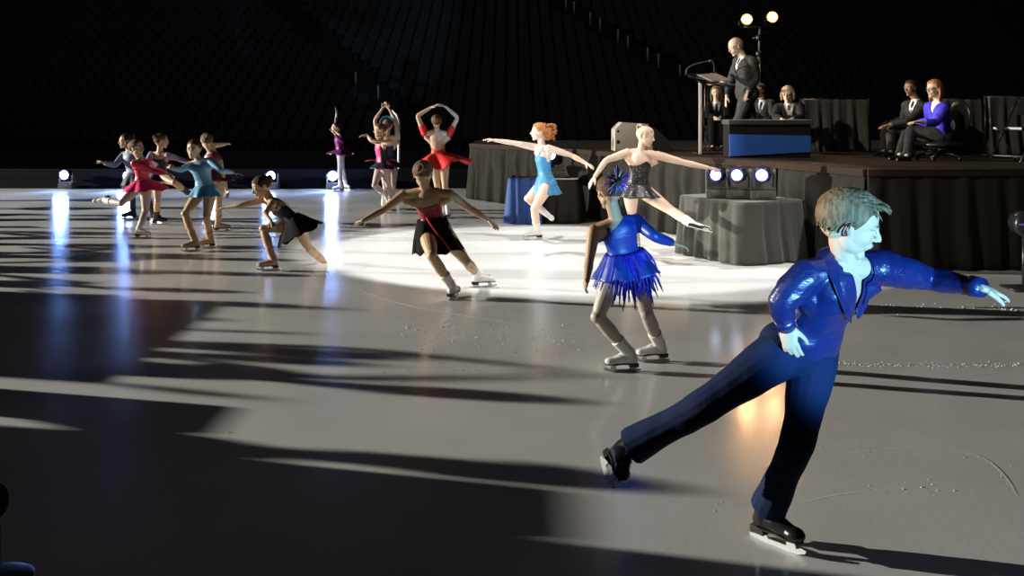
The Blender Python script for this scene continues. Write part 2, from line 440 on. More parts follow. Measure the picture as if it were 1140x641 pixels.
def skirt(p, name, m, top=.05, length=.16, flare=35, folds=11, amp=.012, swing=(0, 0, 0), curve=1.0, off=.006, tilt=0, N=88, hem=.02, th=.003, sx=1.0, seed=0, down=None, parent=None, back=0):
    H = p.H; rs = []; Mr = 12; up = p.pu
    base = p.pel+p.up*top*H
    w0 = prof([(t[0], t[1]) for t in TOR], top)*H*p.build+off; d0 = prof([(t[0], t[2]) for t in TOR], top)*H*p.build+off
    dn = V(down).normalized() if down else (-up*.5+V((0, 0, -.5))).normalized()
    l = (p.hl-dn*p.hl.dot(dn)).normalized(); f = l.cross(-dn)
    l0, f0 = p.hl, p.hl.cross(p.up).normalized()
    outer = []
    for j in range(Mr+1):
        s = j/Mr; ring = []
        for i in range(N):
            a = 2*math.pi*i/N; ca, sa = math.cos(a), math.sin(a)
            nz = noise.noise(V((ca*1.7+seed, sa*1.7, s*.6+seed)))
            fl = R(flare)+nz*.35*(R(flare))
            Lr = length*H*(1+hem*4*noise.noise(V((ca*3, sa*3, seed+5))) + back*(-sa))
            out = Lr*(math.sin(fl))*(s**curve)+amp*H/ .012*.012*(s**1.2)*math.sin(folds*a+seed+2*noise.noise(V((ca*2, sa*2, seed))))
            dwn = Lr*math.cos(fl)*s
            k = min(1, s*2)
            L_, F_ = l0.lerp(l, k).normalized(), f0.lerp(f, k).normalized()
            e = .9
            q = base+L_*(w0+out*sx)*ca+F_*(d0+out)*sa+dn*dwn+V(swing)*H*s*s
            ring.append(q)
        outer.append(ring)
    mb = MB(); mb.rings(outer, cap=False)
    me = mb.mesh(name, p.org); me = fixn(me)
    o = link(name, me, m, parent or p.o); sd = o.modifiers.new('t', 'SOLIDIFY'); sd.thickness = th; sd.offset = 0
    return o

def bodice(p, m, t0=-.06, t1=.30, off=.005, cuts=(), name='bodice', arms=None, voxel=.007, extra=None, wr=0.0, briefs=True, shoulders=False):
    def b(mb):
        mb.rings(torso_rings(p, off, t0, t1))
        for k in 'LR':
            if shoulders:
                mb.tube([p.neck-p.up*.012*p.H, p.sh[k]-p.up*.004*p.H], [.034*p.H*p.build+off, .030*p.H*p.build+off], 12)
                mb.ell(p.sh[k], .031*p.H*p.build+off)
            s = 1 if k == 'L' else -1
            if shoulders or (arms and k in arms):
                mb.tube([p.sh[k]-p.up*.03*p.H, p.pel+p.up*.17*p.H+p.cl*s*.035*p.H], [.026*p.H*p.build+off, .036*p.H*p.build+off], 12)
            if briefs and t0 < -.03:
                mb.ell(p.hip[k]-p.hf*.020*p.H, .052*p.H*p.build+off)
                limb(mb, (p.hip[k], *p.leg[k]), LEG, p.H, off, 0, .06, build=p.build, steps=4)
        if arms:
            for k, t in arms.items():
                limb(mb, (p.sh[k], *p.arm[k]), ARM, p.H, off, 0, t, build=p.build)
                mb.ell(p.sh[k], .031*p.H*p.build+off)
                mb.tube([p.neck-p.up*.03*p.H, p.sh[k]-p.up*.004*p.H], [.034*p.H*p.build+off, .030*p.H*p.build+off], 12)
        if extra: extra(mb)
    return cloth(p, name, m, b, voxel, cuts, wr)

def neckcut(p, low_front=.24, low_back=.24, side=1.0):
    """a plane through two heights on the front and the back of the torso"""
    a = p.pel+p.up*low_front*p.tl+p.cf*.05*p.H; b = p.pel+p.up*low_back*p.tl-p.cf*.05*p.H
    d = (a-b).normalized(); n = p.cl.cross(d)
    if n.dot(p.up) < 0: n = -n
    return [((a+b)/2, n)]

def strap(p, m, k, f=.235, b=.22, name='strap', w=.006, cross=None):
    s = 1 if k == 'L' else -1; H = p.H; mb = MB()
    pts = [p.pel+p.up*f*p.tl+p.cl*s*.045*H+p.cf*.058*H, p.neck-p.up*.012*H+p.cl*s*.052*H+p.cf*.030*H, p.neck+p.up*.012*H+p.cl*s*.050*H,
           p.neck-p.up*.02*H+p.cl*s*.050*H-p.cf*.040*H, p.pel+p.up*b*p.tl+p.cl*(s if not cross else -s)*.04*H-p.cf*.056*H]
    mb.tube(pts, w, 8, smooth=2, flat=.4, nrm=p.cf)
    return obj(name, mb, m, p.o, p.org)

def skate(p, k, boot='white_boot', voxel=.005, parent=None, cover=False):
    Lf = p.Lf; a = p.leg[k][1]; x = p.foot[k]; sh = (p.leg[k][0]-a).normalized()
    gz = sh
    if getattr(p, 'flat', {}).get(k, False): gz = V((0, 0, 1))
    z = (gz-x*gz.dot(x)).normalized(); y = z.cross(x); m = Matrix((x, y, z)).transposed()
    def L(q): return a+m@V(q)*Lf
    mb = MB()
    top = a+sh*.62*Lf
    mb.tube([top, a+sh*.30*Lf, L((-.04, 0, 0)), L((-.02, 0, -.20))], [.215*Lf, .185*Lf, .185*Lf, .16*Lf], 16, smooth=1)
    mb.tube([L((-.08, 0, -.14)), L((.15, 0, -.10)), L((.38, 0, -.16)), L((.58, 0, -.20)), L((.70, 0, -.21))], [.150*Lf, .165*Lf, .135*Lf, .115*Lf, .07*Lf], 16, smooth=1)
    mb.ell(L((-.10, 0, -.15)), (.15*Lf, .14*Lf, .15*Lf), m); mb.ell(L((.55, 0, -.19)), (.20*Lf, .15*Lf, .12*Lf), m)
    bt = link('skate', remesh(mb.mesh('s', p.org), voxel, 2), boot, p.o)
    so = MB()
    so.prism([L(q) for q in ((-.25, -.11, -.28), (.02, -.12, -.28), (.02, .12, -.28), (-.25, .11, -.28))], -(m@V((0, 0, .09)))*Lf)
    out = [(-.26, .10), (-.05, .12), (.2, .09), (.45, .14), (.65, .11), (.74, 0)]
    out = [(x_, y_) for x_, y_ in out]+[(x_, -y_) for x_, y_ in reversed(out[:-1])]
    so.prism([L((x_, y_, -.29)) for x_, y_ in out], m@V((0, 0, .03))*Lf)
    obj('sole', so, 'sole', bt, p.org, smooth=False)
    bl = MB(); t = .012
    pf = [(-.34, -.44), (-.32, -.49), (-.1, -.50), (.3, -.505), (.62, -.49), (.76, -.44), (.79, -.385), (.70, -.37), (.60, -.41), (.55, -.29), (.42, -.29), (.40, -.42),
          (.05, -.43), (.0, -.36), (-.2, -.36), (-.22, -.43)]
    bl.prism([L((x_, -t, z_)) for x_, z_ in pf], m@V((0, 2*t, 0))*Lf)
    for xx, d in ((.48, .07), (-.1, .08)): bl.prism([L((xx-d, -.08, -.30)), L((xx+d, -.08, -.30)), L((xx+d, .08, -.30)), L((xx-d, .08, -.30))], -(m@V((0, 0, .02)))*Lf)
    obj('blade', bl, 'steel', bt, p.org, smooth=False)
    if not cover:
        la = MB(); zz = []
        for i in range(7):
            u = i/6; q = V((.36-.17*u, 0, -.035+.12*u)) if u < .55 else V((.19, 0, .03+.34*(u-.5)))
            sd = -1 if i % 2 else 1; zz += [L((q.x-.02, sd*.085, q.z-.02)), L((q.x+.03, 0, q.z+.012)), L((q.x-.02, -sd*.085, q.z+.0))]
        la.tube(zz, .012*Lf, 6)
        obj('laces', la, 'lace' if boot == 'white_boot' else boot, bt, p.org)
    return bt

def shoe(p, k, m='black_boot'):
    Lf = p.Lf*1.0; a = p.leg[k][1]; x = p.foot[k]; z = V((0, 0, 1)); x = (x-z*x.z).normalized(); y = z.cross(x); mm = Matrix((x, y, z)).transposed()
    mb = MB(); L = lambda q: a+mm@V(q)*Lf
    mb.ell(L((-.08, 0, -.12)), (.17*Lf, .14*Lf, .17*Lf), mm); mb.tube([L((-.1, 0, -.14)), L((.3, 0, -.16)), L((.68, 0, -.20))], [.14*Lf, .13*Lf, .08*Lf], 14, smooth=1)
    mb.box(L((.22, 0, -.27)), (.95*Lf, .24*Lf, .05*Lf), mm)
    return link('shoe', remesh(mb.mesh('s', p.org), .006, 2), m, p.o)

# hairline height as a function of azimuth (0 = face), head units
HL = [(0, .30), (.5, .30), (.95, .23), (1.22, .06), (1.35, -.02), (1.52, .10), (1.75, .08), (2.0, -.18), (2.5, -.26), (3.15, -.27)]
def hair_cap(p, m, th=.03, line=None, rough=.008, name='hair', grooves=26, add=None, pull=(-.4, 0, .2)):
    """scalp hair from the crown down to the hairline, grooved into strands; add(mb, L) appends buns and locks"""
    S = p.hs; mt = p.hm; c0 = V((-.05, 0, .13)); rad = V((.43, .345, .365)); N = 96; K = 16; rs = []
    L = lambda q: p.head+mt@V(q)*S
    for j in range(K+1):
        ring = []
        for i in range(N):
            a = 2*math.pi*i/N; aa = abs((a+math.pi) % (2*math.pi)-math.pi)
            zl = prof(line or HL, aa)
            s = (zl-c0.z)/rad.z; thmax = math.acos(max(-1, min(1, s))) if s > -1 else math.pi*.9
            u = j/K; t = max(.03, u*thmax)
            taper = min(1, (1-u)*5)**.5
            g = rough*math.sin(grooves*a+3*math.sin(3*t))*math.sin(t)+.012*noise.noise(V((math.cos(a)*3, math.sin(a)*3, t*2)))
            k = 1+th/.38*(.15+.85*taper)+g
            x = rad.x*math.sin(t)*math.cos(a); y = rad.y*math.sin(t)*math.sin(a); z = rad.z*math.cos(t)
            if z < 0 and x < 0: x = x*(1+.02); x = max(x, -.42)
            q = c0+V((x, y, z))*k
            ring.append(L(q))
        rs.append(ring)
    rs2 = [[L(c0+(mt.transposed()@((q-p.head)/S)-c0)*.93) for q in r] for r in reversed(rs)]
    mb = MB(); mb.rings(rs+rs2, cap=False)
    o = len(mb.v); mb.v.append(tuple(L(c0+V((0, 0, rad.z+th)))))
    for i in range(N): mb.f.append((o, i, (i+1) % N))
    if add: add(mb, L, S, mt)
    return obj(name, mb, m, p.o, p.org)

def bun(mb, L, S, mt, pos=(-.46, 0, .22), r=.15):
    mb.ell(L(pos), (r*S, r*S*1.05, r*S), mt, 20, 12)
    for i in range(10):
        a0 = i*.63
        pts = [L((pos[0]+r*.95*math.cos(a0+t*.5)*(1 if k else 1)*.6-(r*.5), pos[1]+r*1.0*math.cos(a0+t*.9), pos[2]+r*1.0*math.sin(a0+t*.9))) for k, t in enumerate((0, 1, 2))]
        mb.tube(pts, [.02*S, .035*S, .02*S], 7, smooth=1)
def locks(mb, L, S, specs, r=.03):
    for pts in specs: mb.tube([L(q) for q in pts], [r*S*.7]+[r*S]*(len(pts)-2)+[r*S*.25], 7, smooth=2)
# ================================================================ skaters
GRP = 'young figure skaters on the ice'
GS = 'people seated and standing on the stage'

def vcut(p, deep=.085, w=.036, fwd=.03):
    B = p.neck-p.up*deep*p.H+p.cf*.06*p.H; k = w/deep
    return [(B, -p.cl+p.up*k), (B, p.cl+p.up*k), (p.neck+p.cf*fwd*.2*p.H, p.cf)]
def collar(p, m, name='collar', off=.010, tip=.065, deep=.085, sc=1.0):
    H = p.H; mb = MB(); q = lambda a: p.neck+(p.cl*a[0]+p.cf*a[1]+p.up*a[2])*H*sc
    k = off/H
    inn = [(0, -.036, .016), (.03, -.024, .014), (.037, .006, .004), (.025, .036, -.026), (.004, .058+k, -deep)]
    out = [(0, -.050-k, -.014), (.052, -.036-k, -.012), (.074, .012, -.022+k), (tip, .050+k, -.062), (.012, .066+k, -deep-.012)]
    A = [(-a, b, c) for a, b, c in reversed(inn[1:])]+inn; B = [(-a, b, c) for a, b, c in reversed(out[1:])]+out
    n = len(A); mb.add([q(a) for a in A]+[q((a[0], a[1], a[2]+.004)) for a in B], [(i, i+1, n+i+1, n+i) for i in range(n-1)])
    o = link(name, fixn(mb.mesh(name, p.org)), m, p.o)
    s = o.modifiers.new('t', 'SOLIDIFY'); s.thickness = .004; s.offset = 0
    s = o.modifiers.new('s', 'SUBSURF'); s.levels = s.render_levels = 2
    return o

# ---- boy in navy satin, foreground
p = skeleton(1.45, 3.64, (893, 386, -.02), (942, 290, -.20), (946, 249, -.24), 42, 25,
    LA=[(1036, 310, '+'), (1092, 320, '-')], RA=[(868, 338, -.22), (875, 362, -.16)],
    LL=[(912, 470, '-'), ('g', 853, 603)], RL=[(785, 452, '+'), (697, 500, '+')],
    face=(78, 16, 8), sh={'L': (978, 297, -.16), 'R': (899, 306, -.22)}, LF=az(38), RF=(.05, -.97, -.12),
    Ltip=(1122, 329, -.20), Rtip=(882, 393, -.17), Lpalm=(0, .3, -1), Rpalm=(.5, 1, 0), Lcurl=.22, Rcurl=.50, hs=.160)
p.flat = {'L': True}; p.brow = 'hair_sandy'
boy = p
make_body(p, 'boy skater in navy satin shirt and trousers gliding on one leg, closest to the camera', GRP, 'skin_light', voxel=.0036, sm=5)
def shirt(mb):
    mb.rings(torso_rings(p, .012, .0, .29))
    for k in 'LR':
        mb.tube([p.neck-p.up*.022*p.H, p.sh[k]-p.up*.002*p.H], [.036*p.H, .034*p.H+.008], 14)
        mb.ell(p.sh[k], .033*p.H+.008)
        s = 1 if k == 'L' else -1
        mb.tube([p.sh[k]-p.up*.03*p.H, p.pel+p.up*.15*p.H+p.cl*s*.035*p.H], [.028*p.H+.012, .040*p.H+.012], 14)
        limb(mb, (p.sh[k], *p.arm[k]), ARM, p.H, .012, 0, .985, fn=lambda t, r: max(r+.003+.004*math.sin(t*7), .033) if t < .85 else .0335)
cloth(p, 'shirt', 'navy_satin', shirt, .0045, [vcut(p, .105, .027)], wr=.006, ws=12)
collar(p, 'navy_satin', deep=.105, off=.016, sc=1.16, tip=.072)
def pants(mb):
    mb.rings(torso_rings(p, .010, -.06, .045))
    for k in 'LR':
        limb(mb, (p.hip[k], *p.leg[k]), LEG, p.H, .010, 0, .965, fn=lambda t, r: max(r, prof([(0, .076), (.3, .068), (.5, .062), (.7, .058), (.9, .066), (1, .073)], t)))
        mb.ell(p.hip[k]-p.hf*.020*p.H, .052*p.H+.010)
cloth(p, 'trousers', 'navy_wool', pants, .0045, wr=.005, ws=7)
for k in 'LR':
    b = MB(); e, w = p.arm[k]; d = (w-e).normalized()
    b.tube([w-d*.040, w+d*.006], [.0365, .0335], 20); obj('cuff', b, 'navy_satin', p.o, p.org)
# sequined yoke over the far shoulder and upper sleeve
def yoke(mb):
    limb(mb, (p.sh['L'], *p.arm['L']), ARM, p.H, .0185, 0, .20); mb.ell(p.sh['L'], .033*p.H+.015)
    mb.rings(torso_rings(p, .0165, .16, .283)); mb.tube([p.neck-p.up*.022*p.H, p.sh['L']-p.up*.002*p.H], [.036*p.H+.004, .034*p.H+.012], 14)
    mb.tube([p.sh['L']-p.up*.03*p.H, p.pel+p.up*.15*p.H+p.cl*.035*p.H], [.028*p.H+.016, .040*p.H+.016], 14)
cloth(p, 'sequin_panel', 'navy_sequin', yoke, .0045, [vcut(p, .105, .027), [(p.neck+p.cl*.030*p.H, -p.cl)], [(p.pel+p.up*.185*p.tl, -p.up)], [(p.pel+p.cf*.0, -p.cf), (p.sh['L']+p.cl*.005, -p.cl)]], wr=.003)
for k in 'LR': skate(p, k, 'black_boot', .004)
def boyhair(mb, L, S, mt):
    rnd = random.Random(3)
    for i in range(150):        # crown tufts running forward
        y = rnd.uniform(-.27, .27); x0 = rnd.uniform(-.30, .22)
        z0 = .13+.37*math.sqrt(max(.02, 1-((x0+.05)/.45)**2-(y/.37)**2))
        l = rnd.uniform(.12, .20)
        mb.tube([L((x0, y, z0-.01)), L((x0+l*.5, y*1.03, z0+.035-.10*max(0, x0))), L((x0+l, y*1.05+rnd.uniform(-.03, .03), z0+.01-.3*max(0, x0)-.02))], [.022*S, .024*S, .005*S], 6, smooth=1)
    for i in range(26):         # quiff over the forehead
        y = -.20+.40*i/25+rnd.uniform(-.01, .01)
        mb.tube([L((.20, y, .40)), L((.36, y*.98, .405)), L((.47+rnd.uniform(-.02, .03), y*.9, .35+rnd.uniform(-.02, .04)))], [.035*S, .036*S, .006*S], 6, smooth=1)
    for s in (-1, 1):
        for i in range(60):     # side hair
            a = rnd.uniform(1.0, 2.9); z0 = rnd.uniform(-.08, .34); rr = math.sqrt(max(.05, 1-((z0-.13)/.38)**2))
            x = -.05+.445*rr*math.cos(a); y = s*.362*rr*math.sin(a)
            if x > .12 or (x > -.18 and z0 < .08): continue
            mb.tube([L((x, y, z0)), L((x-.01, y*1.02, z0-.06)), L((x-.015, y*1.0, z0-.12))], [.016*S, .018*S, .004*S], 6)
hair_cap(p, 'hair_sandy', th=.045, add=boyhair, line=[(0, .31), (.6, .33), (.95, .22), (1.22, .04), (1.38, -.03), (1.5, .08), (1.75, .07), (2.0, -.14), (2.5, -.22), (3.15, -.24)])
b = MB(); L = lambda q: p.head+p.hm@V(q)*p.hs
b.tube([L(q) for q in ((.02, -.36, .06), (-.05, -.375, .09), (-.11, -.37, .04), (-.12, -.355, -.06), (-.10, -.34, -.12))], .012*p.hs*1.3, 8, smooth=2)
obj('ear_hook', b, 'black_boot', p.o, p.org)

# ---- girl with blue fringe skirt
p = skeleton(1.36, 6.15, (697, 293, .02), (686, 245, -.02), (678, 214, -.03), 180, 200,
    LA=[(656, 291, -.10), (653, 313, '-')], RA=[(728, 263, '-'), (751, 271, '+')],
    LL=[(663, 351, '-'), ('g', 701, 413)], RL=[(712, 346, '-'), ('g', 734, 402)],
    face=(205, 5, 0), sh={'L': (661, 257, -.03), 'R': (709, 246, .03)}, LF=az(-82), RF=az(-78),
    Ltip=(649, 327, -.16), Rtip=(766, 275, .0), Lpalm=(.9, .2, 0), Rpalm=(0, .2, -1), hs=.155)
p.flat = {'L': 1, 'R': 1}
make_body(p, 'girl skater seen from behind in a royal blue one-sleeved dress with fringed skirt', GRP, 'skin_tan', 'tights_grey', voxel=.005, eyes=False)
bodice(p, 'royal_dress', cuts=[[(p.pel+p.up*.228*p.tl+p.cl*.06*p.H, p.up+p.cl*.62)]], shoulders=True, arms={'R': .93}, off=.006, wr=.002, voxel=.006, name='dress')
strap(p, 'royal_dress', 'L', b=.22, w=.009); strap(p, 'violet_ribbon', 'L', b=.20, w=.006, cross=True)
fr = MB(); rnd = random.Random(5)
for layer in range(4):
    n = 46
    for i in range(n):
        a = 2*math.pi*(i+.5*layer)/n; z = .055-.035*layer
        w = prof([(t[0], t[1]) for t in TOR], z)*p.H+.012; d = prof([(t[0], t[2]) for t in TOR], z)*p.H+.012+(.035 if math.sin(a) < 0 else 0)*layer/3
        q = p.pel+p.pu*z*p.H+p.hl*w*math.cos(a)+p.hf*d*math.sin(a); o = (p.hl*math.cos(a)+p.hf*math.sin(a))
        l = p.H*rnd.uniform(.075, .12); fl = rnd.uniform(.25, .7)
        e1 = q+o*l*fl*.6-p.pu*l*.5; e2 = e1+o*l*fl*.3-V((rnd.uniform(-.02, .02), 0, l*.65))
        fr.tube([q, e1, e2], [.010, .008, .0025], 6, smooth=1)
sk = skirt(p, 'skirt', 'royal_dress', .06, .13, 32, folds=9, amp=.008, off=.008)
obj('fringe', fr, 'fringe_blue', sk, p.org)
for k in 'LR': skate(p, k)
def fh(mb, L, S, mt): bun(mb, L, S, mt, (-.40, 0, .30), .13)
hair_cap(p, 'hair_brown', add=fh)
b = MB(); L = lambda q: p.head+p.hm@V(q)*p.hs; rnd = random.Random(2)
for i in range(15):
    a = rnd.uniform(0, 6.28); c = V((-.42, 0, .34))
    d = V((rnd.uniform(-.35, .1), math.cos(a), math.sin(a)))*.40
    b.tube([L(c), L(c+d*.6+V((-.10, 0, 0))), L(c+d*1.15)], [.012*p.hs, .06*p.hs, .012*p.hs], 7, smooth=1, flat=.35)
obj('hair_ribbon', b, 'violet_ribbon', p.o, p.org)
b = MB()
for i in range(9):
    a = i*.7; c = V((-.50, 0, .30)); d = V((0, math.cos(a), math.sin(a)))*.25
    b.tube([L(c), L(c+d), L(c+d*1.6+V((.04, 0, 0)))], [.01*p.hs, .045*p.hs, .01*p.hs], 6, smooth=1, flat=.4)
obj('feather', b, 'teal_feather', p.o, p.org)

# ---- ballerina in black by the stage
p = skeleton(1.60, 10.9, (709, 212, 0), (714, 168, -.04), (719, 152, -.06), 35, 20,
    LA=[(762, 181, '-'), (790, 187, '+')], RA=[(675, 178, '-'), (662, 197, '-')],
    LL=[(748, 235, '-'), (772, 250, '-')], RL=[(705, 246, '+'), ('g', 709, 287)],
    face=(75, 12, -8), sh={'L': (732, 173, -.05), 'R': (699, 170, 0)}, LF=(1, -.05, -.24), RF=az(20), Ltip=(803, 190, -.1), hs=.135, Lpalm=(0, -.3, -1))
p.flat = {'R': 1}
make_body(p, 'slim blond skater in a black strapless dress kicking one leg beside the draped lamp table', GRP, 'skin_fair', voxel=.006)
a0 = p.pel+p.up*.215*p.tl+p.cf*.055*p.H
bodice(p, 'black_sequin', cuts=[[(a0+p.up*.018*p.H, p.up*.9+p.cl*.45), (a0, -p.cl*0+p.up)], [(a0+p.up*.018*p.H, p.up*.9-p.cl*.45)]], name='dress', wr=.002)
skirt(p, 'skirt', 'black_sequin', .05, .115, 38, folds=10, amp=.008, swing=(.01, 0, 0))
for k in 'LR': skate(p, k)
hair_cap(p, 'hair_fair', add=lambda mb, L, S, mt: bun(mb, L, S, mt, (-.38, 0, .42), .15))
b = MB(); L = lambda q: p.head+p.hm@V(q)*p.hs
b.tube([L((-.38+.13*math.cos(a), .15*math.sin(a), .36+.02)) for a in [i*math.pi/6 for i in range(13)]], .035*p.hs, 8); obj('hair_band', b, 'black_velvet', p.o, p.org)

# ---- redhead in sky blue
p = skeleton(1.56, 12.5, (608, 205, 0), (604, 164, .0), (600, 147, -.02), -75, -72,
    RA=[(571, 159, '-'), (550, 156, '+')], LA=[(637, 173, '-'), (653, 182, '-')],
    LL=[(594, 228, '-'), ('g', 598, 267)], RL=[(588, 221, .15), (606, 236, .32)],
    face=(-88, -3, 0), sh={'R': (597, 164, .10), 'L': (611, 165, -.10)}, LF=az(-80), RF=(.75, .2, -.6), hs=.145, Ltip=(662, 187, -.3))
p.flat = {'L': 1}
make_body(p, 'red-haired skater in a sky blue dress with both arms stretched wide', GRP, 'skin_fair', voxel=.006)
bodice(p, 'sky_dress', cuts=[neckcut(p, .235, .19)], name='dress', wr=.002)
for k in 'LR': strap(p, 'sky_dress', k, b=.185, w=.008)
skirt(p, 'skirt', 'sky_dress', .08, .165, 20, folds=8, amp=.007, swing=(.015, 0, 0))
for k in 'LR': skate(p, k)
def curls(mb, L, S, mt):
    rnd = random.Random(9)
    for i in range(120):
        c = V((-.52, 0, -.02))+V((rnd.uniform(-.38, .26), rnd.uniform(-.34, .34), rnd.uniform(-.42, .44)))
        r = rnd.uniform(.05, .09); ph = rnd.uniform(0, 6)
        mb.tube([L(c+V((r*math.cos(ph+t*1.3), r*math.sin(ph+t*1.3), .02*t))) for t in range(6)], [.03*S]*5+[.01*S], 7, smooth=1)
    mb.ell(L((-.50, 0, -.02)), (.34*S, .30*S, .38*S), mt)
hair_cap(p, 'hair_red', th=.05, rough=.02, add=curls)

# ---- girl in red and black from behind
p = skeleton(1.45, 8.7, (484, 258, 0), (474, 211, -.02), (471, 194, -.06), 178, 190,
    LA=[(425, 235, '-'), (404, 246, '-')], RA=[(523, 232, '+'), (544, 245, '+')],
    LL=[(487, 293, '-'), ('g', 503, 333)], RL=[(512, 284, '-'), ('g', 532, 320)],
    face=(172, 10, 0), sh={'L': (449, 217, 0), 'R': (500, 216, 0)}, LF=V((.30, .95, 0)), RF=V((.95, .15, 0)), hs=.165, Ltip=(393, 249, -.1), Rtip=(552, 252, .1))
p.flat = {'L': 1, 'R': 1}
make_body(p, 'skater from behind in a crimson strapless top and black skirt, arms spread low', GRP, 'skin_tan', 'tights', voxel=.005, eyes=False)
bodice(p, 'crimson_sequin', cuts=[neckcut(p, .225, .185)], name='bodice', t0=-.055, wr=.002)
s1 = skirt(p, 'skirt', 'black_cloth', .085, .205, 15, folds=7, amp=.010, swing=(.03, -.01, 0), hem=.035, sx=1.1, off=.026)
b = MB()
b.tube([p.pel+p.up*.10*p.H-p.hf*.062*p.H+p.hl*.035*p.H, p.pel+p.up*.03*p.H-p.hf*.105*p.H+p.hl*.01*p.H, p.pel-p.up*.05*p.H-p.hf*.125*p.H-p.hl*.035*p.H, p.pel-p.up*.11*p.H-p.hf*.13*p.H-p.hl*.06*p.H], .0065, 7, smooth=2)
obj('piping', b, 'red_cloth', s1, p.org)
for k in 'LR': skate(p, k)
hair_cap(p, 'hair_brown', add=lambda mb, L, S, mt: bun(mb, L, S, mt, (-.44, 0, .16), .17))
b = MB(); L = lambda q: p.head+p.hm@V(q)*p.hs; b.ell(L((-.52, -.17, .12)), (.08*p.hs, .06*p.hs, .07*p.hs), p.hm); obj('hair_clip', b, 'red_ribbon', p.o, p.org)

# ---- red dress, arms in a ring overhead
p = skeleton(1.52, 15.0, (489, 178, 0), (486, 146, 0), (486, 135, 0), 180, 178,
    LA=[(464, 128, '-'), (484, 117, '+')], RA=[(510, 130, '-'), (493, 116, '+')],
    LL=[(483, 208, '+'), ('g', 492, 242)], RL=[(494, 210, '+'), ('g', 499, 243)],
    face=(180, -18, 0), sh={'L': (473, 148, 0), 'R': (500, 149, 0)}, LF=az(178), RF=az(170), hs=.14, Ltip=(489, 116, -.02), Rtip=(488, 115, 0), Lpalm=(0, 0, -1), Rpalm=(0, 0, -1))
p.flat = {'L': 1, 'R': 1}
make_body(p, 'skater in a bright red open-backed dress with arms rounded overhead', GRP, 'skin_light', voxel=.0065, eyes=False)
bodice(p, 'red_cloth', cuts=[neckcut(p, .25, .10)], name='dress')
for kk_ in 'LR':
    def slv(mb): limb(mb, (p.sh[kk_], *p.arm[kk_]), ARM, p.H, .010, .0, .22); mb.ell(p.sh[kk_], .038*p.H)
    cloth(p, 'sleeve', 'red_cloth', slv, .008)
skirt(p, 'skirt', 'red_cloth', .07, .21, 66, folds=7, amp=.014, swing=(.05, 0, -.03), hem=.03)
for k in 'LR': skate(p, k)
hair_cap(p, 'hair_brown', add=lambda mb, L, S, mt: bun(mb, L, S, mt, (-.42, 0, .28), .16))
b = MB(); L = lambda q: p.head+p.hm@V(q)*p.hs
for i in range(8):
    a = i*.785; b.tube([L((-.50, -.10, .22)), L((-.56, -.10+.10*math.cos(a), .22+.10*math.sin(a))), L((-.50, -.10+.2*math.cos(a), .22+.2*math.sin(a)))], [.02*p.hs, .05*p.hs, .02*p.hs], 6, flat=.4, smooth=1)
obj('hair_flower', b, 'red_ribbon', p.o, p.org)

# ---- pair at the back: one with raised arms, one in pink and navy in front
p = skeleton(1.45, 16.2, (433, 184, 0), (431, 152, 0), (432, 139, 0), 178, 180,
    LA=[(417, 133, '-'), (427, 119, '+')], RA=[(441, 131, '-'), (432, 119, '+')],
    LL=[(430, 208, '-'), ('g', 427, 233)], RL=[(437, 208, '-'), ('g', 434, 234)],
    face=(170, -10, 0), sh={'L': (421, 152, 0), 'R': (443, 153, 0)}, hs=.15, Ltip=(430, 115, -.02), Rtip=(429, 115, 0), LF=az(170), RF=az(175))
p.flat = {'L': 1, 'R': 1}
make_body(p, 'skater with a teal feather headdress raising both arms behind the girl in pink and navy', GRP, 'skin_light', 'tights_grey', voxel=.0065, eyes=False)
bodice(p, 'navy_cloth', cuts=[neckcut(p, .24, .2)], name='dress'); skirt(p, 'skirt', 'navy_cloth', .05, .12, 45, folds=8, amp=.01)
for k in 'LR': skate(p, k)
hair_cap(p, 'hair_brown', add=lambda mb, L, S, mt: bun(mb, L, S, mt, (-.42, 0, .28), .16))
b = MB(); L = lambda q: p.head+p.hm@V(q)*p.hs; rnd = random.Random(4)
for i in range(22):
    a = -1.9+3.8*i/21; r = .46
    b.tube([L((-.12, r*math.sin(a)*.9, .16+r*math.cos(a)*.9)), L((-.18, (r+.08)*math.sin(a+.1), .16+(r+.1)*math.cos(a+.1))), L((-.3, (r+.12)*math.sin(a+.3), .16+(r+.12)*math.cos(a+.3)))], [.03*p.hs, .06*p.hs, .01*p.hs], 6, flat=.4, smooth=1)
obj('headdress', b, 'teal_feather', p.o, p.org)

p = skeleton(1.43, 15.6, (426, 184, 0), (424, 156, 0), (423, 145, -.03), -60, -60,
    RA=[(414, 157, '-'), (408, 150, '+')], LA=[(437, 158, '-'), (422, 157, '-')],
    RL=[(417, 206, '-'), (428, 216, '+')], LL=[(434, 208, '-'), ('g', 437, 237)],
    face=(-75, 0, 0), hs=.15, LF=az(-60), RF=(.35, -.2, -.8), Rtip=(402, 151, 0))
p.flat = {'L': 1}
make_body(p, 'skater in pink and navy bending one arm left, in front of the headdress skater', GRP, 'skin_light', 'tights_grey', voxel=.0065)
bodice(p, 'pink_cloth', cuts=[neckcut(p, .24, .2)], name='dress')
def nav(mb): mb.rings(torso_rings(p, .010, -.05, .22))
cloth(p, 'navy_panel', 'navy_cloth', nav, .008, [[(p.pel+p.cf*.0, p.cf*.8-p.cl*.5)]])
skirt(p, 'skirt', 'navy_cloth', .04, .10, 45, folds=8, amp=.01)
b = MB()
for s in (-1, 1): b.tube([p.pel+p.up*.05*p.H+V((s*.10, 0, 0)), p.pel+p.up*.06*p.H+V((s*.18, -.02, 0)), p.pel+p.up*.045*p.H+V((s*.27, -.03, 0))], [.012, .022, .004], 8, flat=.4)
obj('tutu_edge', b, 'pink_cloth', p.o, p.org)
for k in 'LR': skate(p, k)
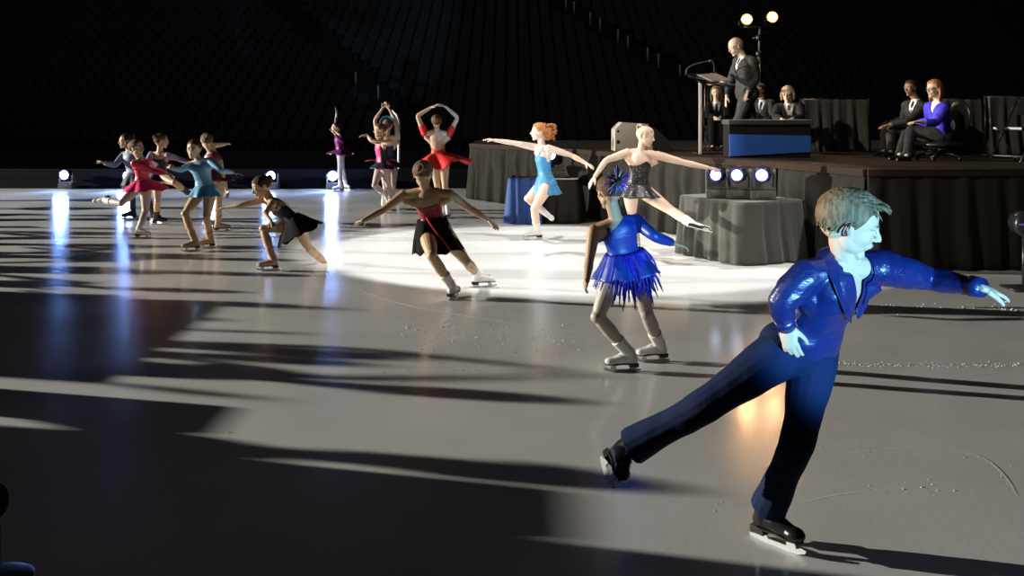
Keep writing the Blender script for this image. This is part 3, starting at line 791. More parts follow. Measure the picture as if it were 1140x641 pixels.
hair_cap(p, 'hair_brown', add=lambda mb, L, S, mt: bun(mb, L, S, mt, (-.42, 0, .28), .16))

# ---- purple, farthest
p = skeleton(1.42, 20.0, (379, 170, 0), (377, 150, 0), (374, 142, 0), -65, -65,
    RA=[(374, 138, '-'), (375, 123, '+')], LA=[(381, 158, '-'), (372, 148, '-')],
    LL=[(368, 191, '-'), ('g', 379, 213)], RL=[(381, 191, '+'), ('g', 385, 211)],
    face=(-70, -5, 0), hs=.145, LF=az(-70), RF=az(40), Rtip=(374, 117, 0), Rpalm=(-1, 0, 0))
p.flat = {'L': 1, 'R': 1}
make_body(p, 'skater in a long-sleeved plum dress with one arm straight up, farthest back', GRP, 'skin_light', 'tights_grey', voxel=.007)
bodice(p, 'purple_cloth', cuts=[], name='dress', arms={'L': .92, 'R': .8}); skirt(p, 'skirt', 'purple_cloth', .05, .14, 62, folds=8, amp=.01)
for k in 'LR': skate(p, k)
hair_cap(p, 'hair_dark', add=lambda mb, L, S, mt: bun(mb, L, S, mt, (-.42, 0, .28), .16))

# ---- black dress lunging left
p = skeleton(1.36, 10.15, (331, 249, 0), (302, 223, 0), (291, 208, 0), -78, -72,
    RA=[(270, 228, '-'), (251, 231, '+')], LA=[(295, 238, -.22), (302, 247, '-')],
    LL=[(343, 276, '+'), (358, 289, '+')], RL=[(294, 263, '-'), ('g', 304, 301)],
    face=(-62, 22, 0), sh={'R': (294, 222, .10), 'L': (303, 227, -.12)}, LF=(.55, -.15, -.8), RF=az(-78), hs=.165, Rtip=(239, 233, .1))
p.flat = {'R': 1}; p.brow = 'hair_dark'
make_body(p, 'dark-haired girl with a bun in a black dress lunging low to the left', GRP, 'skin_tan', 'tights', voxel=.005)
bodice(p, 'black_sequin', cuts=[neckcut(p, .25, .16)], name='dress')
for k in 'LR': strap(p, 'black_cloth', k, b=.16, w=.006)
skirt(p, 'skirt', 'black_cloth', .06, .185, 40, folds=8, amp=.010, down=(.55, 0, -.9), hem=.03, off=.01)
skate(p, 'R', 'tan_boot', cover=True); skate(p, 'L', 'tan_boot', cover=True)
hair_cap(p, 'hair_dark', add=lambda mb, L, S, mt: bun(mb, L, S, mt, (-.46, 0, .20), .17))
b = MB(); L = lambda q: p.head+p.hm@V(q)*p.hs
b.tube([L((-.40+.0*math.cos(a), .17*math.cos(a), .20+.17*math.sin(a))) for a in [i*math.pi/6 for i in range(13)]], .03*p.hs, 8); obj('hair_band', b, 'violet_ribbon', p.o, p.org)

# ---- light blue girl facing us
p = skeleton(1.38, 11.7, (229, 212, 0), (222, 178, 0), (216, 166, -.03), -10, -15,
    RA=[(202, 189, '-'), (190, 187, '-')], LA=[(246, 190, '-'), (261, 192, '+')],
    RL=[(211, 241, '-'), ('g', 217, 279)], LL=[(230, 242, '-'), ('g', 234, 276)],
    face=(-5, 3, -6), RF=az(-52), LF=az(-62), hs=.165, Ltip=(268, 193, 0), Rtip=(192, 178, -.2))
p.flat = {'L': 1, 'R': 1}; p.brow = 'hair_dark'
make_body(p, 'girl in a pale blue long-sleeved dress facing the camera with tan boot covers', GRP, 'skin_light', 'tights', voxel=.005)
bodice(p, 'sky_sequin', cuts=[neckcut(p, .292, .302)], name='dress', arms={'L': .92, 'R': .92}, shoulders=True)
skirt(p, 'skirt', 'sky_dress', .05, .115, 30, folds=9, amp=.008, hem=.03)
skate(p, 'R', 'tan_boot', cover=True); skate(p, 'L', 'tan_boot', cover=True)
hair_cap(p, 'hair_dark', add=lambda mb, L, S, mt: bun(mb, L, S, mt, (-.40, 0, .32), .15))

# ---- pink dress with a leg behind
p = skeleton(1.40, 12.9, (159, 206, 0), (157, 178, 0), (152, 165, -.02), 70, 75,
    LA=[(172, 187, '+'), (186, 193, '+')], RA=[(170, 190, '-'), (184, 194, '-')],
    RL=[(135, 226, '-'), (116, 223, '+')], LL=[(164, 234, '+'), ('g', 155, 265)],
    face=(75, -8, 0), LF=az(78), RF=(-.98, -.05, -.22), hs=.16)
p.flat = {'L': 1}
make_body(p, 'girl in a pinkish red dress gliding right with one white boot stretched behind her', GRP, 'skin_light', 'tights_grey', voxel=.0055)
bodice(p, 'pink_sequin', cuts=[neckcut(p, .294, .302)], name='dress', arms={'L': .9, 'R': .9}, shoulders=True)
skirt(p, 'skirt', 'pink_cloth', .05, .16, 52, folds=7, amp=.012, swing=(.02, 0, 0), hem=.04, seed=3)
for k in 'LR': skate(p, k)
hair_cap(p, 'hair_brown', add=lambda mb, L, S, mt: bun(mb, L, S, mt, (-.42, 0, .26), .18))
b = MB(); L = lambda q: p.head+p.hm@V(q)*p.hs
for s in (-1, 1): b.tube([L((-.50, 0, .36)), L((-.54, s*.14, .46)), L((-.56, s*.20, .34)), L((-.50, 0, .33))], [.02*p.hs, .05*p.hs, .04*p.hs, .02*p.hs], 7, flat=.5, smooth=1)
obj('bow', b, 'pinkish', p.o, p.org)

# ---- grey blue sleeves, behind the pink girl
p = skeleton(1.42, 14.3, (151, 196, 0), (144, 168, 0), (140, 157, 0), -30, -20,
    RA=[(128, 184, '-'), (115, 181, '-')], LA=[(160, 180, '+'), (172, 182, '+')],
    RL=[(148, 219, '-'), ('g', 148, 244)], LL=[(163, 220, '-'), ('g', 171, 246)],
    face=(-60, 0, 0), RF=az(-70), LF=az(60), hs=.15, Rtip=(108, 177, -.2))
p.flat = {'L': 1, 'R': 1}
make_body(p, 'girl with long grey-blue sleeves reaching left from behind the pink dress', GRP, 'skin_light', 'navy_cloth', voxel=.0065)
bodice(p, 'greyblue_cloth', name='top', arms={'L': .92, 'R': .92}, off=.012); skirt(p, 'skirt', 'navy_cloth', .05, .15, 25, folds=8, amp=.01)
for k in 'LR': skate(p, k, 'black_boot')
hair_cap(p, 'hair_dark', add=lambda mb, L, S, mt: bun(mb, L, S, mt, (-.40, 0, .32), .17))

# ---- lilac sleeves with scooped back
p = skeleton(1.42, 13.95, (177, 196, 0), (178, 170, 0), (180, 157, 0), 165, 130,
    LA=[(164, 180, '-'), (158, 186, '+')], RA=[(197, 176, '+'), (211, 181, '-')],
    RL=[(194, 203, '-'), (209, 214, '+')], LL=[(176, 221, '-'), ('g', 174, 250)],
    face=(120, 0, 0), RF=(.8, .05, -.3), LF=az(90), hs=.15)
p.flat = {'L': 1}
make_body(p, 'girl with lilac sleeves and navy bodice between the pink and pale blue girls', GRP, 'skin_light', 'tights', voxel=.0065)
bodice(p, 'navy_cloth', cuts=[neckcut(p, .27, .22)], name='dress')
for kk_ in 'LR':
    def lsl(mb): limb(mb, (p.sh[kk_], *p.arm[kk_]), ARM, p.H, .008, .0, .93); mb.ell(p.sh[kk_], .036*p.H)
    cloth(p, 'sleeve', 'lilac_cloth', lsl, .008)
skirt(p, 'skirt', 'navy_cloth', .05, .12, 40, folds=8, amp=.01)
for k in 'LR': skate(p, k, 'black_boot')
hair_cap(p, 'hair_brown', add=lambda mb, L, S, mt: bun(mb, L, S, mt, (-.40, 0, .30), .15))

# ---- maroon, behind the pale blue girl
p = skeleton(1.42, 13.1, (240, 197, 0), (235, 169, 0), (230, 157, 0), 160, 160,
    RA=[(246, 161, '+'), (252, 160, '+')], LA=[(248, 195, '-'), (253, 213, '-')],
    LL=[(232, 224, '-'), ('g', 231, 254)], RL=[(240, 224, '-'), ('g', 243, 258)],
    face=(-150, 0, 0), hs=.15, LF=az(150), RF=az(110), sh={'R': (236, 162, .1), 'L': (244, 178, 0)}, Ltip=(254, 222, -.2))
p.flat = {'L': 1, 'R': 1}
make_body(p, 'brown-haired skater in a maroon dress with a bare arm hanging, behind the pale blue girl', GRP, 'skin_light', 'tights', voxel=.0065, eyes=False)
bodice(p, 'maroon_cloth', cuts=[neckcut(p, .29, .28)], name='dress', shoulders=True); skirt(p, 'skirt', 'maroon_cloth', .05, .13, 45, folds=8, amp=.01)
for k in 'LR': skate(p, k, 'tan_boot', cover=True)
hair_cap(p, 'hair_brown', add=lambda mb, L, S, mt: bun(mb, L, S, mt, (-.40, 0, .30), .15))

# ================================================================ people on the stage
def seat_ok(p):
    pass
def suit(p, jm='suit', tm='suit', tie='tie', legs=.97, jl=-.05):
    def sh(mb): mb.rings(torso_rings(p, .004, .10, .30)); mb.tube([p.neck-p.up*.03*p.H, p.neck+p.up*.016*p.H], [.046*p.H, .038*p.H], 16)
    cloth(p, 'shirt', 'shirt_white', sh, .007)
    def ja(mb):
        mb.rings(torso_rings(p, .022, jl, .285))
        for k in 'LR':
            mb.tube([p.neck-p.up*.022*p.H, p.sh[k]+p.up*.004*p.H], [.042*p.H*p.build, .042*p.H*p.build], 14); mb.ell(p.sh[k], .044*p.H*p.build)
            s = 1 if k == 'L' else -1
            mb.tube([p.sh[k]-p.up*.03*p.H, p.pel+p.up*.12*p.H+p.cl*s*.03*p.H], [.036*p.H, .052*p.H], 14)
            limb(mb, (p.sh[k], *p.arm[k]), ARM, p.H, .017, 0, .94, build=p.build)
    cloth(p, 'jacket', jm, ja, .007, [vcut(p, .16, .045)], wr=.006, ws=9)
    b = MB(); q = lambda a: p.neck+(p.cl*a[0]+p.cf*a[1]+p.up*a[2])*p.H
    b.tube([q((0, .036, .0)), q((0, .058, -.04)), q((0, .070, -.10)), q((0, .078, -.16))], [.010*p.H, .013*p.H, .018*p.H, .02*p.H], 8, flat=.35, nrm=p.cf); obj('tie', b, tie, p.o, p.org)
    for s in (-1, 1):
        b = MB(); b.add([q(a) for a in ((s*.036, -.01, .010), (s*.045, .030, -.02), (s*.006, .080, -.165), (s*.045, .078, -.13), (s*.066, .060, -.06), (s*.060, .0, -.008))], [(0, 1, 2, 3, 4, 5)])
        o = obj('lapel', b, jm, p.o, p.org, smooth=False); m_ = o.modifiers.new('t', 'SOLIDIFY'); m_.thickness = .006
    trousers(p, tm, legs)
def trousers(p, tm, legs=.97, r0=.0):
    def tr(mb):
        mb.rings(torso_rings(p, .016, -.055, .06))
        for k in 'LR':
            limb(mb, (p.hip[k], *p.leg[k]), LEG, p.H, .016, 0, legs, fn=lambda t, r: max(r, .062+r0), build=p.build); mb.ell(p.hip[k]-p.hf*.016*p.H, .056*p.H*p.build+.010)
            mb.ell(p.leg[k][0], .036*p.H*p.build+.014)
    cloth(p, 'trousers', tm, tr, .008, wr=.005, ws=8)
    for k in 'LR': shoe(p, k)
FOOTS = dict(feet='shoe', z0=SZ)
# speaker
p = skeleton(1.72, 14.2, (831, 104, 0), (828, 64, 0), (819, 52, 0), -72, -75,
    LA=[(842, 88, -.08), (832, 103, -.22)], RA=[(813, 91, '+'), (809, 108, .1)],
    LL=[(831, 137, '-'), ('g', 831, 170.6)], RL=[(838, 137, '+'), ('g', 838, 169.4)],
    face=(-72, 20, 0), sh={'L': (838, 70, -.12), 'R': (822, 69, .15)}, hs=.15, Ltip=(829, 111, -.24), Lcurl=.9, LF=az(-75), RF=az(-75), **FOOTS)
p.build = 1.15
make_body(p, 'bald man in a charcoal suit standing at the clear lectern', GS, 'skin_fair', voxel=.006)
suit(p)
# seated pair
p = skeleton(1.55, 13.1, (1022, 150, 0), (1020, 112, 0), (1014, 98, 0), -60, -72,
    LA=[(1012, 134, '-'), (990, 139, '-')], RA=[(1006, 133, '+'), (989, 138, '+')],
    LL=[(990, 144, '-'), ('g', 992, 174.6)], RL=[(986, 143, '+'), ('g', 984, 173.6)],
    face=(-62, 3, 0), hs=.14, LF=az(-60), RF=az(-75), sh={'L': (1028, 120, -.12), 'R': (1010, 118, .12)}, **FOOTS)
p.build = 1.1; p.brow = 'hair_dark'; man = p
make_body(p, 'seated man in a dark suit and tie with hands on his knee', GS, 'skin_brown', voxel=.006)
suit(p, 'suit_black', 'suit_black', legs=1.0); hair_cap(p, 'hair_dark', th=.02, rough=.003)
p = skeleton(1.50, 11.95, (1047, 150, 0), (1045, 113, 0), (1040, 99, 0), -70, -75,
    LA=[(1042, 137, '-'), (1024, 136, '-')], RA=[(1034, 135, '+'), (1020, 136, '+')],
    LL=[(1014, 147, '-'), ('g', 1010, 179.3)], RL=[(1012, 146, '+'), ('g', 1002, 178.3)],
    face=(-72, 2, 0), hs=.145, LF=az(-70), RF=az(-75), sh={'L': (1052, 121, -.12), 'R': (1034, 119, .12)}, **FOOTS)
p.build = 1.05; woman = p
make_body(p, 'seated woman in a royal blue cardigan with long auburn hair and glasses', GS, 'skin_light', voxel=.006)
def card(mb):
    mb.rings(torso_rings(p, .020, -.04, .285))
    for k in 'LR':
        mb.tube([p.neck-p.up*.022*p.H, p.sh[k]], [.038*p.H, .038*p.H], 14); mb.ell(p.sh[k], .040*p.H); s = 1 if k == 'L' else -1
        mb.tube([p.sh[k]-p.up*.03*p.H, p.pel+p.up*.12*p.H+p.cl*s*.03*p.H], [.036*p.H, .055*p.H], 14)
        limb(mb, (p.sh[k], *p.arm[k]), ARM, p.H, .017, 0, .85)
def blouse(mb): mb.rings(torso_rings(p, .006, .12, .30)); mb.tube([p.neck-p.up*.03*p.H, p.neck+p.up*.012*p.H], [.048*p.H, .040*p.H], 16)
cloth(p, 'blouse', 'shirt_white', blouse, .007); cloth(p, 'cardigan', 'royal_knit', card, .007, [vcut(p, .10, .045)], wr=.006, ws=9)
trousers(p, 'suit_black', 1.0)
def longhair(mb, L, S, mt):
    rnd = random.Random(11)
    for i in range(90):
        a = rnd.uniform(1.45, 4.83); ca, sa = math.cos(a), math.sin(a)
        if ca > .1: continue
        l = rnd.uniform(.60, .82)
        mb.tube([L((-.05+.40*ca, .33*sa, .30)), L((-.06+.47*ca, .39*sa, .0)), L((-.04+.44*ca, .40*sa, -.3)), L((.0+.36*ca, .36*sa, -l))], [.04*S, .06*S, .055*S, .015*S], 7, smooth=1)
hair_cap(p, 'hair_auburn', th=.06, add=longhair)
def glasses(p, m='sole'):
    b = MB(); L = lambda q: p.head+p.hm@V(q)*p.hs
    for s in (-1, 1):
        b.tube([L((.40, s*.14+.085*math.cos(a), .0+.06*math.sin(a))) for a in [i*math.pi/6 for i in range(13)]], .010*p.hs, 6)
        b.tube([L((.39, s*.22, .01)), L((.1, s*.32, .01))], .009*p.hs, 6)
    b.tube([L((.41, -.055, .01)), L((.41, .055, .01))], .010*p.hs, 6); obj('glasses', b, m, p.o, p.org)
glasses(p)
# blond woman
p = skeleton(1.50, 13.6, (880, 150, 0), (878, 117, 0), (877, 105, -.03), -15, -10,
    RA=[(863, 131, '-'), (871, 133, '-')], LA=[(893, 131, '-'), (881, 133, '-')],
    RL=[(873, 150, '-'), ('g', 872, 173.6)], LL=[(886, 150, '-'), ('g', 886, 173.6)], face=(-28, 5, 0), hs=.15, LF=az(0), RF=az(-5), **FOOTS)
p.build = 1.12; blonde = p
make_body(p, 'seated blond woman in glasses and a black jacket with clasped hands', GS, 'skin_fair', voxel=.006)
suit(p, 'suit_black', 'suit_black', 'burgundy', legs=1.0)
def bob(mb, L, S, mt):
    rnd = random.Random(12)
    for i in range(80):
        a = rnd.uniform(1.2, 5.08); ca, sa = math.cos(a), math.sin(a)
        if ca > .25: continue
        mb.tube([L((-.05+.40*ca, .33*sa, .32)), L((-.04+.46*ca, .41*sa, .02)), L((.0+.40*ca, .38*sa, -rnd.uniform(.26, .36)))], [.04*S, .06*S, .02*S], 7, smooth=1)
hair_cap(p, 'hair_blond', th=.06, add=bob); glasses(p)
# person behind the speaker
p = skeleton(1.50, 15.5, (850, 148, 0), (849, 113, 0), (846, 101, 0), -35, -30,
    RA=[(838, 131, '-'), (845, 136, '-')], LA=[(861, 131, '-'), (851, 136, '-')],
    RL=[(843, 150, '-'), ('g', 844, 167.5)], LL=[(855, 150, '-'), ('g', 856, 167.5)], face=(-60, 5, 0), hs=.145, LF=az(-10), RF=az(-20), **FOOTS)
p.build = 1.1; dark = p; p.brow = 'hair_dark'
make_body(p, 'seated dark-haired person in a black jacket and white shirt just behind the speaker', GS, 'skin_brown', voxel=.007)
suit(p, 'suit_black', 'suit_black', legs=1.0); hair_cap(p, 'hair_dark', th=.05)
# woman seen through the lectern
p = skeleton(1.50, 15.6, (798, 148, 0), (797, 115, 0), (797, 103, 0), -10, -5,
    RA=[(788, 129, '-'), (796, 131, '-')], LA=[(809, 129, '-'), (801, 131, '-')],
    RL=[(793, 150, '-'), ('g', 793, 167.3)], LL=[(803, 150, '-'), ('g', 803, 167.3)], face=(-15, 5, 0), hs=.14, LF=az(0), RF=az(0), **FOOTS)
p.build = 1.0; lady = p
make_body(p, 'seated long-haired woman in black seen through the clear lectern', GS, 'skin_light', voxel=.007)
suit(p, 'black_cloth', 'black_cloth', 'black_cloth', legs=1.0)
hair_cap(p, 'hair_sandy', th=.05, add=longhair)
# ================================================================ setting
W = bpy.data.worlds.new('w'); scn.world = W; W.use_nodes = True
W.node_tree.nodes['Background'].inputs[0].default_value = (.95, .93, 1, 1); W.node_tree.nodes['Background'].inputs[1].default_value = .0085

def icemat():
    m = bpy.data.materials.new('ice'); m.use_nodes = True; nt = m.node_tree; b = nt.nodes['Principled BSDF']
    tc = nt.nodes.new('ShaderNodeTexCoord')
    def noi(sc, det=4, vec=None):
        n = nt.nodes.new('ShaderNodeTexNoise'); n.inputs['Scale'].default_value = sc; n.inputs['Detail'].default_value = det
        nt.links.new(vec or tc.outputs['Object'], n.inputs['Vector']); return n
    n = noi(1.3, 6); cr = nt.nodes.new('ShaderNodeValToRGB')
    cr.color_ramp.elements[0].color = (.78, .79, .77, 1); cr.color_ramp.elements[0].position = .3
    cr.color_ramp.elements[1].color = (.90, .91, .89, 1); cr.color_ramp.elements[1].position = .7
    nt.links.new(n.outputs['Fac'], cr.inputs['Fac']); nt.links.new(cr.outputs['Color'], b.inputs['Base Color'])
    r = noi(.9, 5); mr = nt.nodes.new('ShaderNodeMapRange'); mr.inputs['From Min'].default_value = .35; mr.inputs['From Max'].default_value = .7
    mr.inputs['To Min'].default_value = .13; mr.inputs['To Max'].default_value = .26
    nt.links.new(r.outputs['Fac'], mr.inputs['Value']); nt.links.new(mr.outputs['Result'], b.inputs['Roughness'])
    b.inputs['IOR'].default_value = 1.31; b.inputs['Specular IOR Level'].default_value = .5
    h = noi(30, 6); bp = nt.nodes.new('ShaderNodeBump'); bp.inputs['Strength'].default_value = .12; bp.inputs['Distance'].default_value = .004
    nt.links.new(h.outputs['Fac'], bp.inputs['Height']); nt.links.new(bp.outputs['Normal'], b.inputs['Normal'])
    return m
M['ice'] = icemat()
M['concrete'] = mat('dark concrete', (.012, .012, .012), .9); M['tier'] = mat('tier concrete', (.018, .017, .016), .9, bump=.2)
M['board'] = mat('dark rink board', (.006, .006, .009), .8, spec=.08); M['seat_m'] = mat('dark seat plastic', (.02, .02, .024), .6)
M['rail'] = mat('painted rail', (.85, .85, .84), .5)
M['drape_black'] = mat('black drape', (.045, .042, .034), .85, bump=.35, bscale=22, bdist=.01, sheen=.2)
M['drape_skirt'] = mat('stage skirt', (.020, .019, .016), .9, bump=.3, bscale=18, bdist=.01, spec=.2)
M['drape_grey'] = mat('grey drape', (.06, .057, .047), .8, bump=.3, bscale=18, bdist=.01)
M['drape_blue'] = mat('blue drape', (.02, .07, .27), .7, bump=.3, bscale=18, bdist=.01)
M['deck'] = mat('stage deck', (.020, .014, .009), .75, spec=.2, bump=.2, bscale=12, col2=(.03, .02, .013), cscale=3)
M['trim_wood'] = mat('deck edge wood', (.028, .015, .008), .8, spec=.2)
M['plastic'] = mat('black plastic', (.015, .015, .016), .35); M['plastic_grey'] = mat('grey plastic', (.10, .098, .09), .5)
M['cream'] = mat('cream cabinet', (.55, .50, .42), .5); M['grille'] = mat('black grille', (.02, .02, .02), .6, bump=.6, bscale=120, kind='voronoi')
M['acrylic'] = mat('clear acrylic', (.95, .97, 1), .04, trans=1.0, spec=.5); M['acrylic'].node_tree.nodes['Principled BSDF'].inputs['IOR'].default_value = 1.2
M['chrome'] = mat('chrome', (.7, .7, .7), .15, metal=1); M['paper'] = mat('paper', (.85, .84, .8), .7)
nt = M['paper'].node_tree; tr_ = nt.nodes.new('ShaderNodeBsdfTranslucent'); tr_.inputs[0].default_value = (.85, .84, .8, 1); mx_ = nt.nodes.new('ShaderNodeMixShader'); mx_.inputs[0].default_value = .55
nt.links.new(nt.nodes['Principled BSDF'].outputs[0], mx_.inputs[1]); nt.links.new(tr_.outputs[0], mx_.inputs[2]); nt.links.new(mx_.outputs[0], nt.nodes['Material Output'].inputs[0])
M['panel_blue'] = mat('blue panel', (.03, .13, .52), .6, bump=.1)
M['lens_blue'] = mat('lit blue white lens', (.3, .5, 1), .3, emit=(.30, .52, 1.0), es=60)
M['lens_star'] = mat('bright lit blue white lens', (.3, .5, 1), .3, emit=(.30, .50, 1.0), es=180)
M['lens_soft'] = mat('lit pale lens', (.6, .7, 1), .3, emit=(.60, .68, 1.0), es=4.5)
M['lens_warm'] = mat('lit warm lens', (1, .6, .3), .3, emit=(1.0, .50, .20), es=520)
M['lens_glow'] = mat('warm lit reflector', (1, .6, .3), .3, emit=(1.0, .30, .05), es=2.2)
M['violet_lens'] = mat('violet lit lens', (.2, .1, .5), .3, emit=(.25, .12, .8), es=.35)
M['blue_ring'] = mat('dark blue ring', (.02, .03, .25), .2)
M['snow'] = mat('ice shavings', (.85, .85, .83), .7)
M['mark'] = mat('skate scratch', (.95, .95, .94), .8)

b = MB(); b.box((0, 5, -.05), (90, 31.8, .1)); ice = struct(obj('floor', b, 'ice', smooth=False))
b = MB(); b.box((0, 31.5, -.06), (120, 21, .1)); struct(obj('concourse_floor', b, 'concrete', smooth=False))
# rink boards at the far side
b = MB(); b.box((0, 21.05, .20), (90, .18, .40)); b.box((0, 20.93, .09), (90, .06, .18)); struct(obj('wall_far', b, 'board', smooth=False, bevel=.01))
# seating bowl
b = MB()
for i in range(44):
    y = 41.5+i*.85; b.box((0, y+6, i*.3825-1.0), (120, 12, 2.0))
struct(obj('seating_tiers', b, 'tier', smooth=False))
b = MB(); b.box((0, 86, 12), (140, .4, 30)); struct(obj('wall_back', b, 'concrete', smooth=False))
b = MB()
for i in range(30):
    y = 41.5+i*.85+.45; z = i*.3825+.02
    for k in range(-42, 43):
        x = k*.62
        d = abs(x-(8.17-(y-48.4)*.53)); d2 = abs(x+(6.2+(y-46.1)*.594))
        if d < 1.0 or d2 < 1.0: continue
        b.box((x, y, z+.42), (.48, .42, .06)); b.box((x, y+.24, z+.66), (.48, .06, .46)); b.box((x, y+.1, z+.2), (.10, .2, .40))
o = tag(obj('arena_seats', b, 'seat_m', smooth=False), 'rows of dark empty arena seats rising behind the rink', 'seats'); o['kind'] = 'stuff'
# stair rail posts up the two aisles
def railpost(px, py0, py1, Y, i):
    Y = 20.3/(.45+(py1-HY)/F); a = P(px, py1, Y); c = P(px, py0, Y)
    zt = max(0, math.floor((Y-41.5)/.85)+1)*.3825 if Y > 41.5 else 0
    b = MB(); b.tube([(a.x, a.y, zt), a, c+V((0, 0, .15))], .05, 8); b.ell((a.x, a.y, zt+.02), (.09, .09, .02))
    o = obj('rail_post', b, 'rail', origin=V((a.x, a.y, zt)), loc=(a.x, a.y, zt)); return tag(o, 'slim pale rail post climbing the dark aisle near the lectern, %s' % i, 'post', 'rail posts up the aisles of the stand')
order = ['lowest', 'second lowest', 'third from bottom', 'fourth from bottom', 'fifth from bottom', 'sixth from bottom', 'seventh from bottom', 'second from top', 'topmost']
for i, (px, py) in enumerate(((757, 83), (733, 71), (721, 64), (699, 51), (688, 44), (668, 31), (657, 24), (639, 13), (630, 7))):
    railpost(px, py-8, py+8, 50+i*1.2, order[i])
for i, (px, py, Y, s) in enumerate(((421, 107, 46.0, 'lower white one above the back skaters'), (396, 92, 48, 'upper faint one left of the back skaters'))):
    o = railpost(px, py-8, py+8, Y, ''); o['label'] = 'slim pale rail post on the left aisle, %s' % s
b = MB(); a = P(444, 153, 21.6); c = P(444, 129, 21.6); e = P(434, 122, 21.6)
b.tube([(a.x, a.y, 0), a, c, e, (e.x, e.y+1.5, 1.2)], .03, 10, smooth=1); tag(obj('handrail', b, 'rail'), 'bent white handrail behind the skaters with raised arms', 'handrail')

# ---- stage
def XY(px, py, z=SZ): q = G(px, py, z); return V((q.x, q.y, 0))
pts = [V((-.75, 18.4, 0)), V((.8, 16.1, 0)), V((1.79, 13.7, 0)), V((3.09, 11.5, 0)), V((3.58, 10.05, 0)), V((5.25, 10.15, 0)), V((13, 10.5, 0))]
back = [V((13, 20.5, 0)), V((-.75, 20.5, 0))]
b = MB(); b.prism([q+V((0, 0, SZ-.12)) for q in pts+back], V((0, 0, .12))); stage = tag(obj('stage', b, 'deck', smooth=False), 'long raised stage platform with black skirting behind the skaters', 'stage')
b = MB()
for q0, q1 in zip(pts, pts[1:]):
    d = (q1-q0).normalized(); n = V((d.y, -d.x, 0)); c = (q0+q1)/2
    mm = Matrix((d, V((-d.y, d.x, 0)), V((0, 0, 1)))).transposed(); b.box(c+n*.02+V((0, 0, SZ-.03)), ((q1-q0).length, .05, .07), mm)
obj('edge_trim', b, 'trim_wood', stage, smooth=False)
def drape(path, z0, z1, amp=.03, wl=.22, seed=0, step=.025, rows=14, closed=False, gather=0, swag=0):
    L = [0]
    for a, c in zip(path, path[1:]): L.append(L[-1]+(c-a).length)
    n = int(L[-1]/step); cols = []
    for i in range(n+1):
        s = L[-1]*i/n
        k = max(j for j in range(len(L)-1) if L[j] <= s+1e-9); u = (s-L[k])/(L[k+1]-L[k]); q = path[k].lerp(path[k+1], u)
        d0 = (path[k+1]-path[k]).normalized(); nn = V((d0.y, -d0.x, 0))
        cols.append((s, q, nn))
    rs = []
    for j in range(rows+1):
        v = j/rows; ring = []
        for s, q, nn in cols:
            ph = s/wl*6.283+2.5*noise.noise(V((s*1.3, seed, 0)))+.9*noise.noise(V((s*2, v*1.5, seed+4)))
            a = amp*(.25+.75*v)*(math.sin(ph)+.5*math.sin(ph*1.7+1+seed))*(1 if not gather else (.35+.9*abs(noise.noise(V((s*1.1, seed, 2))))))
            top = 0
            if swag and v < .45: top = swag*max(0, math.sin(v/.45*math.pi))*abs(math.sin(s/wl*1.6))
            ring.append(q+nn*(a+.02+.05*v+top)+V((0, 0, z1+(z0-z1)*v)))
        rs.append(ring)
    mb = MB(); mb.rings(rs, cap=False, closed=False); return mb
def drobj(name, mb, m, parent=None, th=.006, **k):
    me = mb.mesh(name); o = link(name, me, m, parent); s = o.modifiers.new('t', 'SOLIDIFY'); s.thickness = th; s.offset = 0; return o
drobj('stage_skirt', drape(pts[:4], .01, SZ-.04, .035, .30, 1, swag=.05), 'drape_skirt', stage)
drobj('stage_skirt', drape(pts[3:5], .01, SZ-.04, .03, .26, 2, swag=.05), 'drape_skirt', stage)
drobj('stage_skirt', drape(pts[4:], .01, SZ-.04, .03, .30, 3), 'drape_skirt', stage)
drobj('stage_skirt', drape([V((-.75, 20.5, 0)), V((-.75, 18.4, 0))], .01, SZ-.04, .03, .30, 3), 'drape_skirt', stage)
# pipe-and-drape panels at the back of the deck
def panel(x0, x1, Y, top, label, seed, tx=0):
    a = P(x0, 150, Y); c = P(x1, 150, Y); zt = P(0, top, Y).z; a.z = c.z = 0
    t = thing('drape_panel', (a.x, Y, SZ), label, 'curtain', 'grey curtain panels at the back of the stage')
    mb = drape([a, c], SZ+.01, zt, .035, .17, seed)
    o = drobj('curtain', mb, 'drape_grey', t); o.location = (-a.x, -Y, -SZ)
    for q in (a, c):
        pm = MB(); pm.tube([(q.x-a.x, .05, 0), (q.x-a.x, .05, zt-SZ+.02)], .018, 10); pm.box((q.x-a.x, .05, .01), (.14, .22, .02)); obj('upright', pm, 'plastic', t)
    pm = MB(); pm.tube([(0, .05, zt-SZ), (c.x-a.x, .05, zt-SZ)], .016, 10); obj('crossbar', pm, 'plastic', t)
panel(893, 969, 14.4, 111, 'wide grey curtain panel right of the blond woman', 5)
panel(1048, 1092, 13.6, 111, 'narrow pleated grey curtain panel behind the woman in royal blue', 9)
panel(1099, 1170, 13.4, 108, 'grey curtain panel behind the folding chair at the right edge', 12)

# ---- blue-fronted block
t = thing('stage_block', (P(857, 150, 12.7).x, 12.7, SZ), 'low black-topped block with a bright blue front panel on the stage edge', 'block')
bx = t.location.x; w = 91/F*12.7
b = MB(); b.box((0, .18, .215), (w, .36, .43)); obj('body', b, 'plastic', t, smooth=False, bevel=.008)
z = lambda py: P(0, py, 12.68).z-SZ
b = MB(); b.prism([(-w/2+.005, -.03, z(175)+.012), (w/2-.005, -.03, z(169)), (w/2-.005, -.03, z(151)), (-w/2+.005, -.03, z(149.5))], (0, .028, 0)); obj('blue_panel', b, 'panel_blue', t, smooth=False)
b = MB(); b.box((0, .16, .455), (w+.03, .42, .06)); obj('top_cover', b, 'drape_black', t, smooth=False, bevel=.01)

